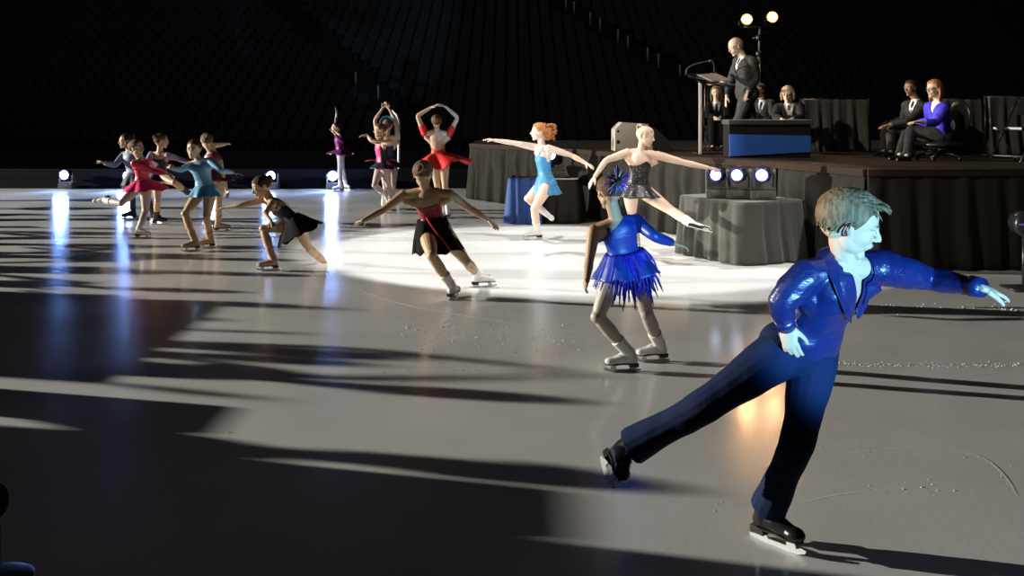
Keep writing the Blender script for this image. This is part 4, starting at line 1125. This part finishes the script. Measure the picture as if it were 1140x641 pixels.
# ---- lectern
lo = P(793, 172, 13.7); t = thing('lectern', (lo.x, 13.9, SZ), 'clear acrylic lectern with a sloped top and gooseneck microphone', 'lectern')
O = V(t.location)
def lc(px, py, Y): return P(px, py, Y)-O
tl, tr, br, bl = lc(762, 82, 14.0), lc(797, 80.5, 14.35), lc(818, 96, 13.95), lc(783, 92.5, 13.55)
b = MB(); b.prism([tl, tr, br, bl], V((0, 0, -.022))); obj('reading_top', b, 'acrylic', t, smooth=False, bevel=.004)
u = lambda a, c: tl+(tr-tl)*a+(bl-tl)*c
b = MB(); b.prism([u(.28, .18), u(.92, .16), u(.97, .86), u(.32, .90)], V((0, 0, .006))); b.prism([u(.30, .25), u(.62, .2), u(.66, .84), u(.34, .88)], V((0, 0, .010))); obj('paper', b, 'paper', t, smooth=False)
b = MB(); lip = [bl, br]; b.tube([bl+V((0, 0, .012)), br+V((0, 0, .012))], .014, 8); obj('ledge', b, 'acrylic', t)
for px, Y, r in ((779.5, 13.7, .020), (786, 13.75, .024)):
    b = MB(); q = lc(px, 92, Y); b.box((q.x, q.y, (q.z)/2), (r*2, .03, q.z)); obj('post', b, 'acrylic' if r > .021 else 'paper', t, smooth=False, bevel=.004)
b = MB(); q0, q1 = lc(787, 95, 13.8), lc(806, 95, 14.05); b.prism([(q0.x, q0.y, .02), (q1.x, q1.y, .02), (q1.x, q1.y, q1.z), (q0.x, q0.y, q0.z)], V((.01, -.014, 0))); obj('clear_panel', b, 'acrylic', t, smooth=False)
b = MB(); q1 = lc(806, 95, 14.05); b.box((q1.x, q1.y, q1.z/2), (.018, .018, q1.z)); obj('rear_post', b, 'chrome', t, smooth=False)
b = MB(); q = lc(792, 172, 13.8); b.box((q.x, .0, .012), (.42, .40, .024)); obj('base_plate', b, 'trim_wood', t, smooth=False, bevel=.005)
b = MB(); b.tube([lc(764, 82, 14.0), lc(764, 77, 14.0), lc(770, 72.5, 14.0), lc(781, 69.5, 14.0), lc(791, 67.5, 14.0)], .008, 8, smooth=2); b.tube([lc(789, 68, 14), lc(793, 67, 14)], [.012, .017], 10)
b.tube([lc(795, 80, 14.2), lc(795.5, 74, 14.1), lc(793, 68, 14.0)], .007, 8, smooth=1); obj('microphone', b, 'plastic_grey', t)

# ---- light stand with two warm lamps
sp = P(845, 160, 16.4); t = thing('light_stand', (sp.x, 16.4, SZ), 'tall thin lamp stand with cross arm rising behind the speaker', 'stand'); O = V(t.location)
q = lambda px, py, Y=16.4: P(px, py, Y)-O
b = MB(); b.tube([(0, 0, .1), q(845, 60)], .028, 10); b.tube([q(845, 62), q(846, 30)], .018, 10); obj('pole', b, 'plastic_grey', t)
for cz in (60, 42):
    b = MB(); b.ell(q(845, cz), (.055, .05, .06)); obj('collar', b, 'plastic', t)
b = MB(); b.tube([q(828, 30), q(866, 28)], .02, 8); b.tube([q(831.5, 30), q(831.5, 25)], .012, 8); b.tube([q(860, 29), q(860, 24)], .012, 8); b.tube([q(838, 43), q(858, 33)], .014, 8); obj('cross_arm', b, 'plastic', t)
for a in (0.3, 2.4, 4.5):
    b = MB(); b.tube([(0, 0, .55), (.45*math.cos(a), .45*math.sin(a), .02)], .016, 8); b.ell((.45*math.cos(a), .45*math.sin(a), .02), .022); obj('leg', b, 'plastic', t)
for i, (px, py) in enumerate(((831.5, 21.5), (860, 19))):
    c = P(px, py, 16.2); l = thing('stage_lamp', c, ['glowing warm lamp, left one on the tall stand', 'glowing warm lamp, right one on the tall stand'][i], 'lamp', 'warm lamps on the tall stand')
    b = MB(); b.tube([(0, .28, 0), (0, .10, 0), (0, 0, 0)], [.05, .085, .095], 18); obj('housing', b, 'plastic', l)
    b = MB(); b.ell((0, -.020, 0), (.052, .014, .052), None, 20, 10); obj('bulb', b, 'lens_warm', l)
    b = MB(); b.ell((0, -.002, 0), (.090, .012, .090), None, 24, 10); obj('halo', b, 'lens_glow', l)  # emissive disc stands in for the orange glare around the bulb
    b = MB(); b.tube([(-.1, .12, 0), (-.1, .12, -.09), (0, .12, -.14), (.1, .12, -.09), (.1, .12, 0)], .010, 8); obj('yoke', b, 'plastic', l)

# ---- moving-head fixtures
def moving_head(loc, label, s=1.0, aim=(0, -1, 0), lens='lens_soft', group=None, rz=0, lr=.062):
    t = thing('moving_light', loc, label, 'stage light', group); t.rotation_euler.z = rz
    b = MB(); b.box((0, 0, .055*s), (.30*s, .24*s, .10*s)); b.box((0, -.125*s, .055*s), (.16*s, .01*s, .055*s)); obj('base', b, 'plastic_grey', t, smooth=False, bevel=.008)
    for k in (-1, 1):
        b = MB(); b.prism([(k*.125*s, -.06*s, .11*s), (k*.125*s, .06*s, .11*s), (k*.125*s, .05*s, .34*s), (k*.125*s, .0, .37*s), (k*.125*s, -.05*s, .34*s)], (k*.03*s, 0, 0)); obj('yoke_arm', b, 'plastic_grey', t, smooth=False, bevel=.006)
    b = MB(); b.box((0, 0, .125*s), (.30*s, .12*s, .035*s)); obj('yoke_base', b, 'plastic_grey', t, smooth=False, bevel=.005)
    a = V(aim).normalized(); c = V((0, 0, .30*s)); u = V((1, 0, 0)) if abs(a.x) < .8 else V((0, 1, 0)); u = (u-a*u.dot(a)).normalized(); w = a.cross(u)
    b = MB(); b.tube([c-a*.15*s, c-a*.12*s, c+a*.03*s, c+a*.11*s], [.07*s, .105*s, .112*s, .092*s], 8); hd = obj('head', b, 'plastic', t, smooth=False, bevel=.006)
    b = MB(); rr = (lr+.018)*s; b.tube([c+a*.125*s+(u*math.cos(q)+w*math.sin(q))*rr for q in [i*math.pi/10 for i in range(21)]], .013*s, 8); obj('lens_ring', b, 'blue_ring', hd)
    b = MB(); b.ell(c+a*.118*s, (lr*s, lr*s, .02*s), Matrix((u, w, a)).transposed(), 24, 10); obj('lens', b, lens, hd)
    return t, c+a*.16*s

# ---- draped table on the right with three lights
A, B, Cc = G(757, 281.5), G(828, 296), G(893, 290); D = A+Cc-B; TZ = .655
t = thing('draped_table', (A+Cc)/2, 'table draped to the floor in black cloth carrying three stage lights', 'table'); O = V(t.location)
cen = (A+B+Cc+D)/4
def rc(a, c, b_, r=.06):  # rounded corner
    d0 = (a-b_).normalized()*r; d1 = (c-b_).normalized()*r; return [b_+d0, b_+d0*.3+d1*.3, b_+d1]
loop = rc(D, B, A)+rc(A, Cc, B, .12)+rc(B, D, Cc)+rc(Cc, A, D); loop.append(loop[0])
mb = drape([q-O for q in loop], .012, TZ, .05, .20, 21, step=.02, rows=18, gather=1); drobj('table_drape', mb, 'drape_black', t)
b = MB(); b.prism([cen+(q-cen)*1.03-O+V((0, 0, TZ-.02)) for q in loop[:-1]], (0, 0, .025)); obj('table_top', b, 'drape_black', t, smooth=False, bevel=.006)
names = ['moving stage light on the draped table, at the fingertips of the black-dressed skater', 'moving stage light, middle of the three on the draped table', 'moving stage light, nearest the boy of the three on the draped table']
for i, px in enumerate((799, 822, 849)):
    Yt = 10.95-.11*i; q = P(px, 200, Yt); q.z = TZ+.012
    moving_head(q, names[i], .84+.02*i, (V((-.30+.05*i, -1, -.02))), 'lens_soft', 'moving lights on the draped table', rz=R(-8), lr=.068)

# ---- draped table on the left with one light
A, B = V((.02, 14.35, 0)), V((.93, 14.30, 0)); A2, B2 = V((.12, 15.1, 0)), V((1.03, 15.05, 0)); TZ2 = .63
t = thing('draped_table', (A+B2)/2, 'draped table partly covered in blue cloth behind the red-haired skater', 'table'); O = V(t.location); cen = (A+B+A2+B2)/4
loop = rc(A2, B, A)+rc(A, B2, B)+rc(B, A2, B2)+rc(B2, A, A2); loop.append(loop[0])
drobj('table_drape', drape([q-O for q in loop], .012, TZ2, .04, .18, 33, step=.02, gather=1), 'drape_skirt', t)
dl = (A2-A).normalized(); dr = (B-A).normalized(); e = V((-.05, -.09, 0))
drobj('blue_cloth', drape([A2+e-O, A+e-O, A+e+dr*.46-O], .014, TZ2+.03, .03, .14, 41, step=.02), 'drape_blue', t)
b = MB(); b.prism([cen+(q-cen)*1.03-O+V((0, 0, TZ2-.02)) for q in loop[:-1]], (0, 0, .025)); obj('table_top', b, 'drape_black', t, smooth=False, bevel=.006)
moving_head(V((P(617, 190, 14.7).x, 14.7, TZ2+.01)), 'moving stage light on the blue draped table behind the red-haired skater', 1.0, (-.40, -.9, .25), 'lens_soft')

# ---- monitor speaker on the stage edge
q = lambda px, py, Y=14.7: P(px, py, Y)
t = thing('monitor_speaker', V((q(702, 168).x, 14.7, SZ)), 'cream-sided stage loudspeaker behind the head of the black-dressed skater', 'loudspeaker'); O = V(t.location)
zf = lambda v: V((v.x, v.y, max(v.z, SZ+.002)))-O
b = MB(); b.prism([zf(q(684, 169)), zf(q(684, 144)), zf(q(692, 136)), zf(q(722, 138)), zf(q(728, 169))], (0, .45, 0)); obj('cabinet', b, 'cream', t, smooth=False, bevel=.012)
b = MB(); b.prism([zf(q(722, 139)), zf(q(734, 146)), zf(q(744, 156)), zf(q(749, 169)), zf(q(727, 169))], (0, .42, 0)); obj('grille', b, 'grille', t, smooth=False, bevel=.01)
b = MB(); b.ell(zf(q(688, 158)), (.03, .012, .03)); b.ell(zf(q(688, 146)), (.02, .012, .02)); obj('socket', b, 'plastic', t)

# ---- chairs
def fchair(loc, rz, label, s=1.0, group=None, src=[None]):
    t = thing('folding_chair', loc, label, 'chair', group); t.rotation_euler.z = rz
    if src[0]:
        for ch in src[0].children: c = ch.copy(); C.objects.link(c); c.parent = t
        t.scale = (s, s, s); return t
    b = MB(); b.tube([(-.2, -.18, .43), (.2, -.18, .43), (.2, .2, .42), (-.2, .2, .42), (-.2, -.18, .43)], .014, 8); b.prism([(-.21, -.2, .43), (.21, -.2, .43), (.19, .2, .42), (-.19, .2, .42)], (0, 0, .035)); obj('seat', b, 'plastic', t, smooth=False, bevel=.01)
    b = MB(); b.prism([(-.21, .26, .62), (.21, .26, .62), (.20, .31, .84), (-.20, .31, .84)], (0, .03, .004)); obj('backrest', b, 'plastic', t, smooth=False, bevel=.01)
    for k in (-1, 1):
        b = MB(); b.tube([(k*.225, -.26, .0), (k*.225, .08, .43), (k*.215, .29, .82)], .012, 8, smooth=1); obj('leg', b, 'plastic', t)
        b = MB(); b.tube([(k*.20, .26, .0), (k*.20, -.12, .43)], .012, 8); obj('leg', b, 'plastic_grey', t)
    b = MB(); b.tube([(-.2, .22, .05), (.2, .22, .05)], .010, 8); b.tube([(-.225, -.2, .08), (.225, -.2, .08)], .010, 8); obj('crossbar', b, 'plastic_grey', t)
    t.scale = (s, s, s); src[0] = t; return t
q = P(1137, 186, 11.6); fchair((q.x, 11.7, SZ), R(-62), 'empty dark folding chair at the right end of the stage', .88)
def under(p, name, label, s=.9, rz=0):
    q = p.pel; return fchair((q.x, q.y+.02, SZ), rz, label, s, 'chairs the seated people use')
under(blonde, '', 'folding chair under the blond woman in the black jacket', .80)
under(dark, '', 'folding chair under the person seated behind the speaker', .80, R(-30))
under(lady, '', 'folding chair under the woman seen through the lectern', .80)
def ochair(p, label, rz):
    q = p.pel; h = q.z-SZ-.115; t = thing('swivel_chair', (q.x, q.y, SZ), label, 'chair'); t.rotation_euler.z = rz
    b = MB(); b.ell((0, 0, h), (.24, .24, .045)); obj('seat', b, 'plastic', t)
    b = MB(); b.ell((0, .27, h+.33), (.20, .035, .20)); b.tube([(0, .2, h), (0, .30, h+.1), (0, .29, h+.25)], .02, 8); obj('backrest', b, 'plastic', t)
    b = MB(); b.tube([(0, 0, .08), (0, 0, h)], .028, 12); obj('post', b, 'chrome', t)
    for k in range(5):
        a = k*1.2566+.3; b = MB(); b.tube([(0, 0, .11), (.26*math.cos(a), .26*math.sin(a), .055)], [.025, .016], 8); l = obj('leg', b, 'plastic', t)
        b = MB(); b.ell((.26*math.cos(a), .26*math.sin(a), .028), (.02, .028, .028)); obj('caster', b, 'plastic', l)
ochair(woman, 'black swivel chair with chrome post under the woman in royal blue', R(-75))
ochair(man, 'black swivel chair under the seated man in the dark suit', R(-70))

# ---- blue lamps along the far boards
info = [(71, 195, 'lens_blue', 'blue-white floor lamp on the far boards, leftmost', 1), (142, 198, 'lens_star', 'blazing blue-white floor lamp behind the girl in pink', 2), (236, 197, 'lens_blue', 'blue-white floor lamp glowing behind the pale blue girl', 1),
        (301, 196, 'lens_blue', 'blue-white floor lamp above the dark-haired lunging girl', 1), (370, 196, 'lens_star', 'blazing blue-white floor lamp below the plum-dressed skater', 2)]
for px, py, ln, lab, k in info:
    q = P(px, py, 20.6); t, tip = moving_head((q.x, 20.75, 0.02 if False else .0), lab, .92, (-.10 if px < 200 else .0, -1, .02), ln, 'blue-white floor lamps along the far boards', lr=.095 if k == 1 else .10)
    t.location.z = max(0, q.z-.30*.92)
    L_ = bpy.data.lights.new('beam', 'SPOT'); L_.energy = 70*k; L_.color = (.18, .36, 1); L_.spot_size = R(110); L_.spot_blend = .8; L_.shadow_soft_size = .08
    o = bpy.data.objects.new('beam', L_); C.objects.link(o); o.location = (q.x, 20.35, q.z+.02); o.rotation_euler = (R(-86), 0, 0)
    L_ = bpy.data.lights.new('board_fill', 'POINT'); L_.energy = 2.5*k; L_.color = (.10, .22, 1); L_.shadow_soft_size = .05
    o = bpy.data.objects.new('board_fill', L_); C.objects.link(o); o.location = (q.x, 20.55, q.z+.22)  # added point light, stands in for the blue glow over the boards

# ---- violet-rimmed things cut by the frame edges
q = P(1134, 246, 9.0); t = thing('floor_lamp_can', (q.x+.05, 9.0, 0), 'dark floor lamp with a violet glowing slot at the right edge before the stage', 'stage light')
b = MB(); b.tube([(0, .1, q.z-.02), (0, -.05, q.z-.02), (0, -.10, q.z-.02)], [.10, .12, .11], 16); obj('housing', b, 'plastic', t)
b = MB(); b.ell((0, -.105, q.z-.02), (.10, .01, .012)); obj('glowing_slot', b, 'violet_lens', t)
b = MB(); b.tube([(0, 0, 0), (0, 0, q.z-.1)], .02, 8); b.box((0, 0, .01), (.3, .3, .02)); obj('stand', b, 'plastic', t)
q = P(-3, 557, 3.4); t = thing('microphone', (q.x, 3.4, 0), 'rounded dark foam-covered microphone poking in at the left edge', 'microphone')
b = MB(); b.ell((0, 0, q.z), (.035, .04, .058)); obj('foam_cover', b, 'black_cloth', t)
b = MB(); b.tube([(0, 0, 0), (0, 0, q.z-.05)], .010, 8); b.ell((0, 0, .01), (.12, .12, .012)); obj('stand', b, 'plastic', t)

# ---- scratches and shavings on the ice
def gl(pxs): return [G(x, y) for x, y in pxs]
def smoothp(pts, n=3):
    for _ in range(n):
        q = [pts[0]]
        for a, c in zip(pts, pts[1:]): q += [a.lerp(c, .25), a.lerp(c, .75)]
        q.append(pts[-1]); pts = q
    return pts
lines = [([(398, 322), (440, 338), (520, 352), (610, 366), (720, 378), (830, 388)], .018), ([(470, 412), (600, 409), (760, 407), (900, 406), (1140, 404)], .014), ([(925, 427), (1030, 421), (1140, 413)], .012), ([(1050, 301), (1100, 301.5), (1140, 303)], .07),
         ([(930, 348), (1010, 349), (1140, 351)], .02), ([(920, 508), (980, 500), (1040, 497), (1095, 507), (1120, 530), (1132, 552)], .008), ([(890, 560), (940, 548), (1010, 543)], .007),
         ([(250, 262), (300, 246), (365, 262), (450, 250)], .02), ([(240, 230), (290, 262), (305, 276)], .02), ([(395, 325), (330, 315), (262, 318)], .012), ([(455, 405), (470, 385), (520, 372)], .010),
         ([(735, 437), (800, 428)], .006), ([(740, 470), (752, 466), (762, 467)], .004)]
b = MB()
for pl, w in lines:
    q = smoothp(gl(pl)); n = len(q); L_, R_ = [], []
    for i, a in enumerate(q):
        d = (q[min(i+1, n-1)]-q[max(i-1, 0)]).normalized(); s = V((-d.y, d.x, 0))*w*.5*(.3+.9*abs(noise.noise(a*1.5)))*min(1, 4*min(i, n-1-i)/n+.1)
        L_.append(a+s+V((0, 0, .0015))); R_.append(a-s+V((0, 0, .0015)))
    b.rings([[x, y] for x, y in zip(L_, R_)], cap=False, closed=False)
o = tag(obj('skate_marks', b, 'mark', smooth=False), 'thin pale scratch lines cut across the ice', 'skate marks'); o['kind'] = 'stuff'
b = MB(); rnd = random.Random(8)
def chips(poly, n, spread, s=(.003, .009)):
    q = smoothp(gl(poly), 1)
    for _ in range(n):
        k = rnd.randrange(len(q)-1); c = q[k].lerp(q[k+1], rnd.random()); sp_ = spread
        c = c+V((rnd.gauss(0, sp_*.8), rnd.gauss(0, sp_), 0)); r = rnd.uniform(*s); a = rnd.uniform(0, 3)
        vs = [c+V((r*math.cos(a+j*1.57)*rnd.uniform(.6, 1.4), r*math.sin(a+j*1.57)*rnd.uniform(.6, 1.4), 0)) for j in range(4)]+[c+V((0, 0, r*.8))]
        b.add(vs, [(0, 1, 4), (1, 2, 4), (2, 3, 4), (3, 0, 4), (3, 2, 1, 0)])
chips([(930, 343), (1040, 344), (1140, 346)], 170, .10, (.005, .011)); chips([(925, 405), (1020, 407), (1140, 406)], 150, .03, (.003, .007)); chips([(500, 410), (700, 409), (830, 408)], 70, .05, (.002, .006))
chips([(470, 362), (540, 368), (620, 385)], 110, .25); chips([(900, 500), (1000, 500), (1100, 508), (1132, 545)], 45, .05, (.0015, .0035)); chips([(840, 480), (870, 505), (900, 505)], 24, .05, (.0015, .0035))
chips([(300, 262), (380, 250), (430, 262)], 60, .3, (.006, .014)); chips([(300, 300), (370, 305)], 40, .12, (.006, .012)); chips([(120, 400), (400, 520)], 10, .4, (.003, .007)); chips([(790, 560), (840, 560)], 12, .03, (.002, .004)); chips([(950, 540), (1060, 545)], 12, .06, (.003, .005))
chips([(400, 345), (520, 420), (660, 400)], 60, .4, (.003, .008))
o = tag(obj('ice_shavings', b, 'snow', smooth=False), 'tiny white ice shavings scattered along the skate marks', 'ice shavings'); o['kind'] = 'stuff'

# ================================================================ unseen skater copies added off to the left to cast the ice shadows
def copy_tree(o, parent=None):
    c = o.copy(); C.objects.link(c); c.parent = parent
    for ch in o.children: copy_tree(ch, c)
    return c
srcs = [o for o in C.objects if o.name.startswith('person') and o.parent is None and o.get('group') == GRP]
KX, KY, KZ = -45, 16.0, 7.0            # the low lamp that rakes the ice
hts = {k: max((v.co.z for v in srcs[k].data.vertices)) for k in range(len(srcs))}
spec = [(5.78, .25, 0), (6.05, .5, 5), (6.5, -.8, 3), (7.15, -1.6, 8), (7.6, -2.2, 11), (8.3, -1.6, 1), (9.0, -2.4, 10), (9.9, -2.6, 5), (11.0, -3.4, 3), (12.3, -4.0, 9), (13.8, -5.0, 1), (15.6, -6.0, 12),
        (9.45, -1.9, 0), (10.6, -2.2, 4), (11.7, -2.6, 10), (13.0, -3.0, 6), (14.7, -3.6, 0), (16.6, -4.0, 9), (18.3, -4.5, 5), (5.42, -1.25, 8), (4.12, -.1, 8), (4.0, .5, 0)]
wd = ['first', 'second', 'third', 'fourth', 'fifth', 'sixth', 'seventh', 'eighth', 'ninth', 'tenth', 'eleventh', 'twelfth', 'thirteenth', 'fourteenth', 'fifteenth', 'sixteenth', 'seventeenth', 'eighteenth', 'nineteenth', 'twentieth', 'twenty-first', 'twenty-second']
for i, (yt, xt, k) in enumerate(spec):
    k %= len(srcs); r = KZ/(KZ-hts[k]); x = KX+(xt-KX)/r; y = KY+(yt-KY)/r
    c = copy_tree(srcs[k]); c.location = (x, y, 0); c.rotation_euler.z = i*1.3
    c['label'] = 'unseen skater copy added beyond the left edge to cast shadows, %s from its left end' % wd[i]; c['group'] = 'shadow-casting skater copies beyond the left edge'
BX = -6.4
def back_to(px, py):                   # where the ray that lands on this patch of ice crosses the added boards
    g = G(px, py); r = (g.x-KX)/(BX-KX); return KY+(g.y-KY)/r
def hgt(xt): return KZ*(1-(BX-KX)/(xt-KX))
for ya, yb, xt in ((back_to(163, 430), back_to(40, 330), -2.4), (back_to(285, 489), back_to(130, 443), -1.5), (back_to(500, 588), back_to(500, 534), .25), (-4.0, back_to(500, 590), 3.0)):
    h = hgt(xt); b = MB(); b.box((BX, (ya+yb)/2, h/2), (.10, yb-ya, h)); b.box((BX+.06, (ya+yb)/2, .1), (.04, yb-ya, .2)); struct(obj('shadow_boards', b, 'board', smooth=False, bevel=.02))  # unseen boards added left of view, sized to shade the ice

# ================================================================ light
def spot(loc, tgt, e, col, size, blend=.15, r=.15, name='follow_spot'):
    L_ = bpy.data.lights.new(name, 'SPOT'); L_.energy = e; L_.color = col; L_.spot_size = R(size); L_.spot_blend = blend; L_.shadow_soft_size = r
    o = bpy.data.objects.new(name, L_); C.objects.link(o); o.location = loc; d = V(tgt)-V(loc); o.rotation_euler = d.to_track_quat('-Z', 'Y').to_euler(); return o
spot((KX, KY, KZ), (1, 9.5, .3), 160000, (1, .955, .84), 40, .3, .16, 'key_light')
spot((-9, 17, 16), (.62, 11.3, 0), 14500, (1, .97, .92), 15.6, .05, .10)
spot((9.5, 5.5, 16), (.62, 11.3, 0), 11000, (1, .97, .95), 15.6, .05, .10)
spot((2.6, -2.2, .35), (.96, 5.63, 1.38), 4600, (.22, .60, 1), 13.4, .35, .05, 'blue_spot')
spot((-9, 4, 8.5), (3.6, 13.2, 1.9), 4700, (1, .91, .77), 30, .5, .2, 'stage_wash')
spot((0, 12, 20), (0, 58, 5), 1500, (.9, .95, 1), 80, .5, .5, 'stand_fill')  # added fill with no lamp there, lifts the dark seating and rails
# camera
cam = bpy.data.cameras.new('camera'); co = bpy.data.objects.new('camera', cam); C.objects.link(co); scn.camera = co
co.location = (0, 0, HC); co.rotation_euler = (R(90), 0, 0); cam.sensor_width = 36; cam.lens = F/1140*36
cam.shift_y = -(320.5-HY)/1140; cam.shift_x = 0; cam.clip_end = 300; cam.clip_start = .05
vs = scn.view_settings; vs.view_transform = 'Standard'; vs.look = 'None'; vs.gamma = 1; vs.exposure = 0; vs.use_curve_mapping = False
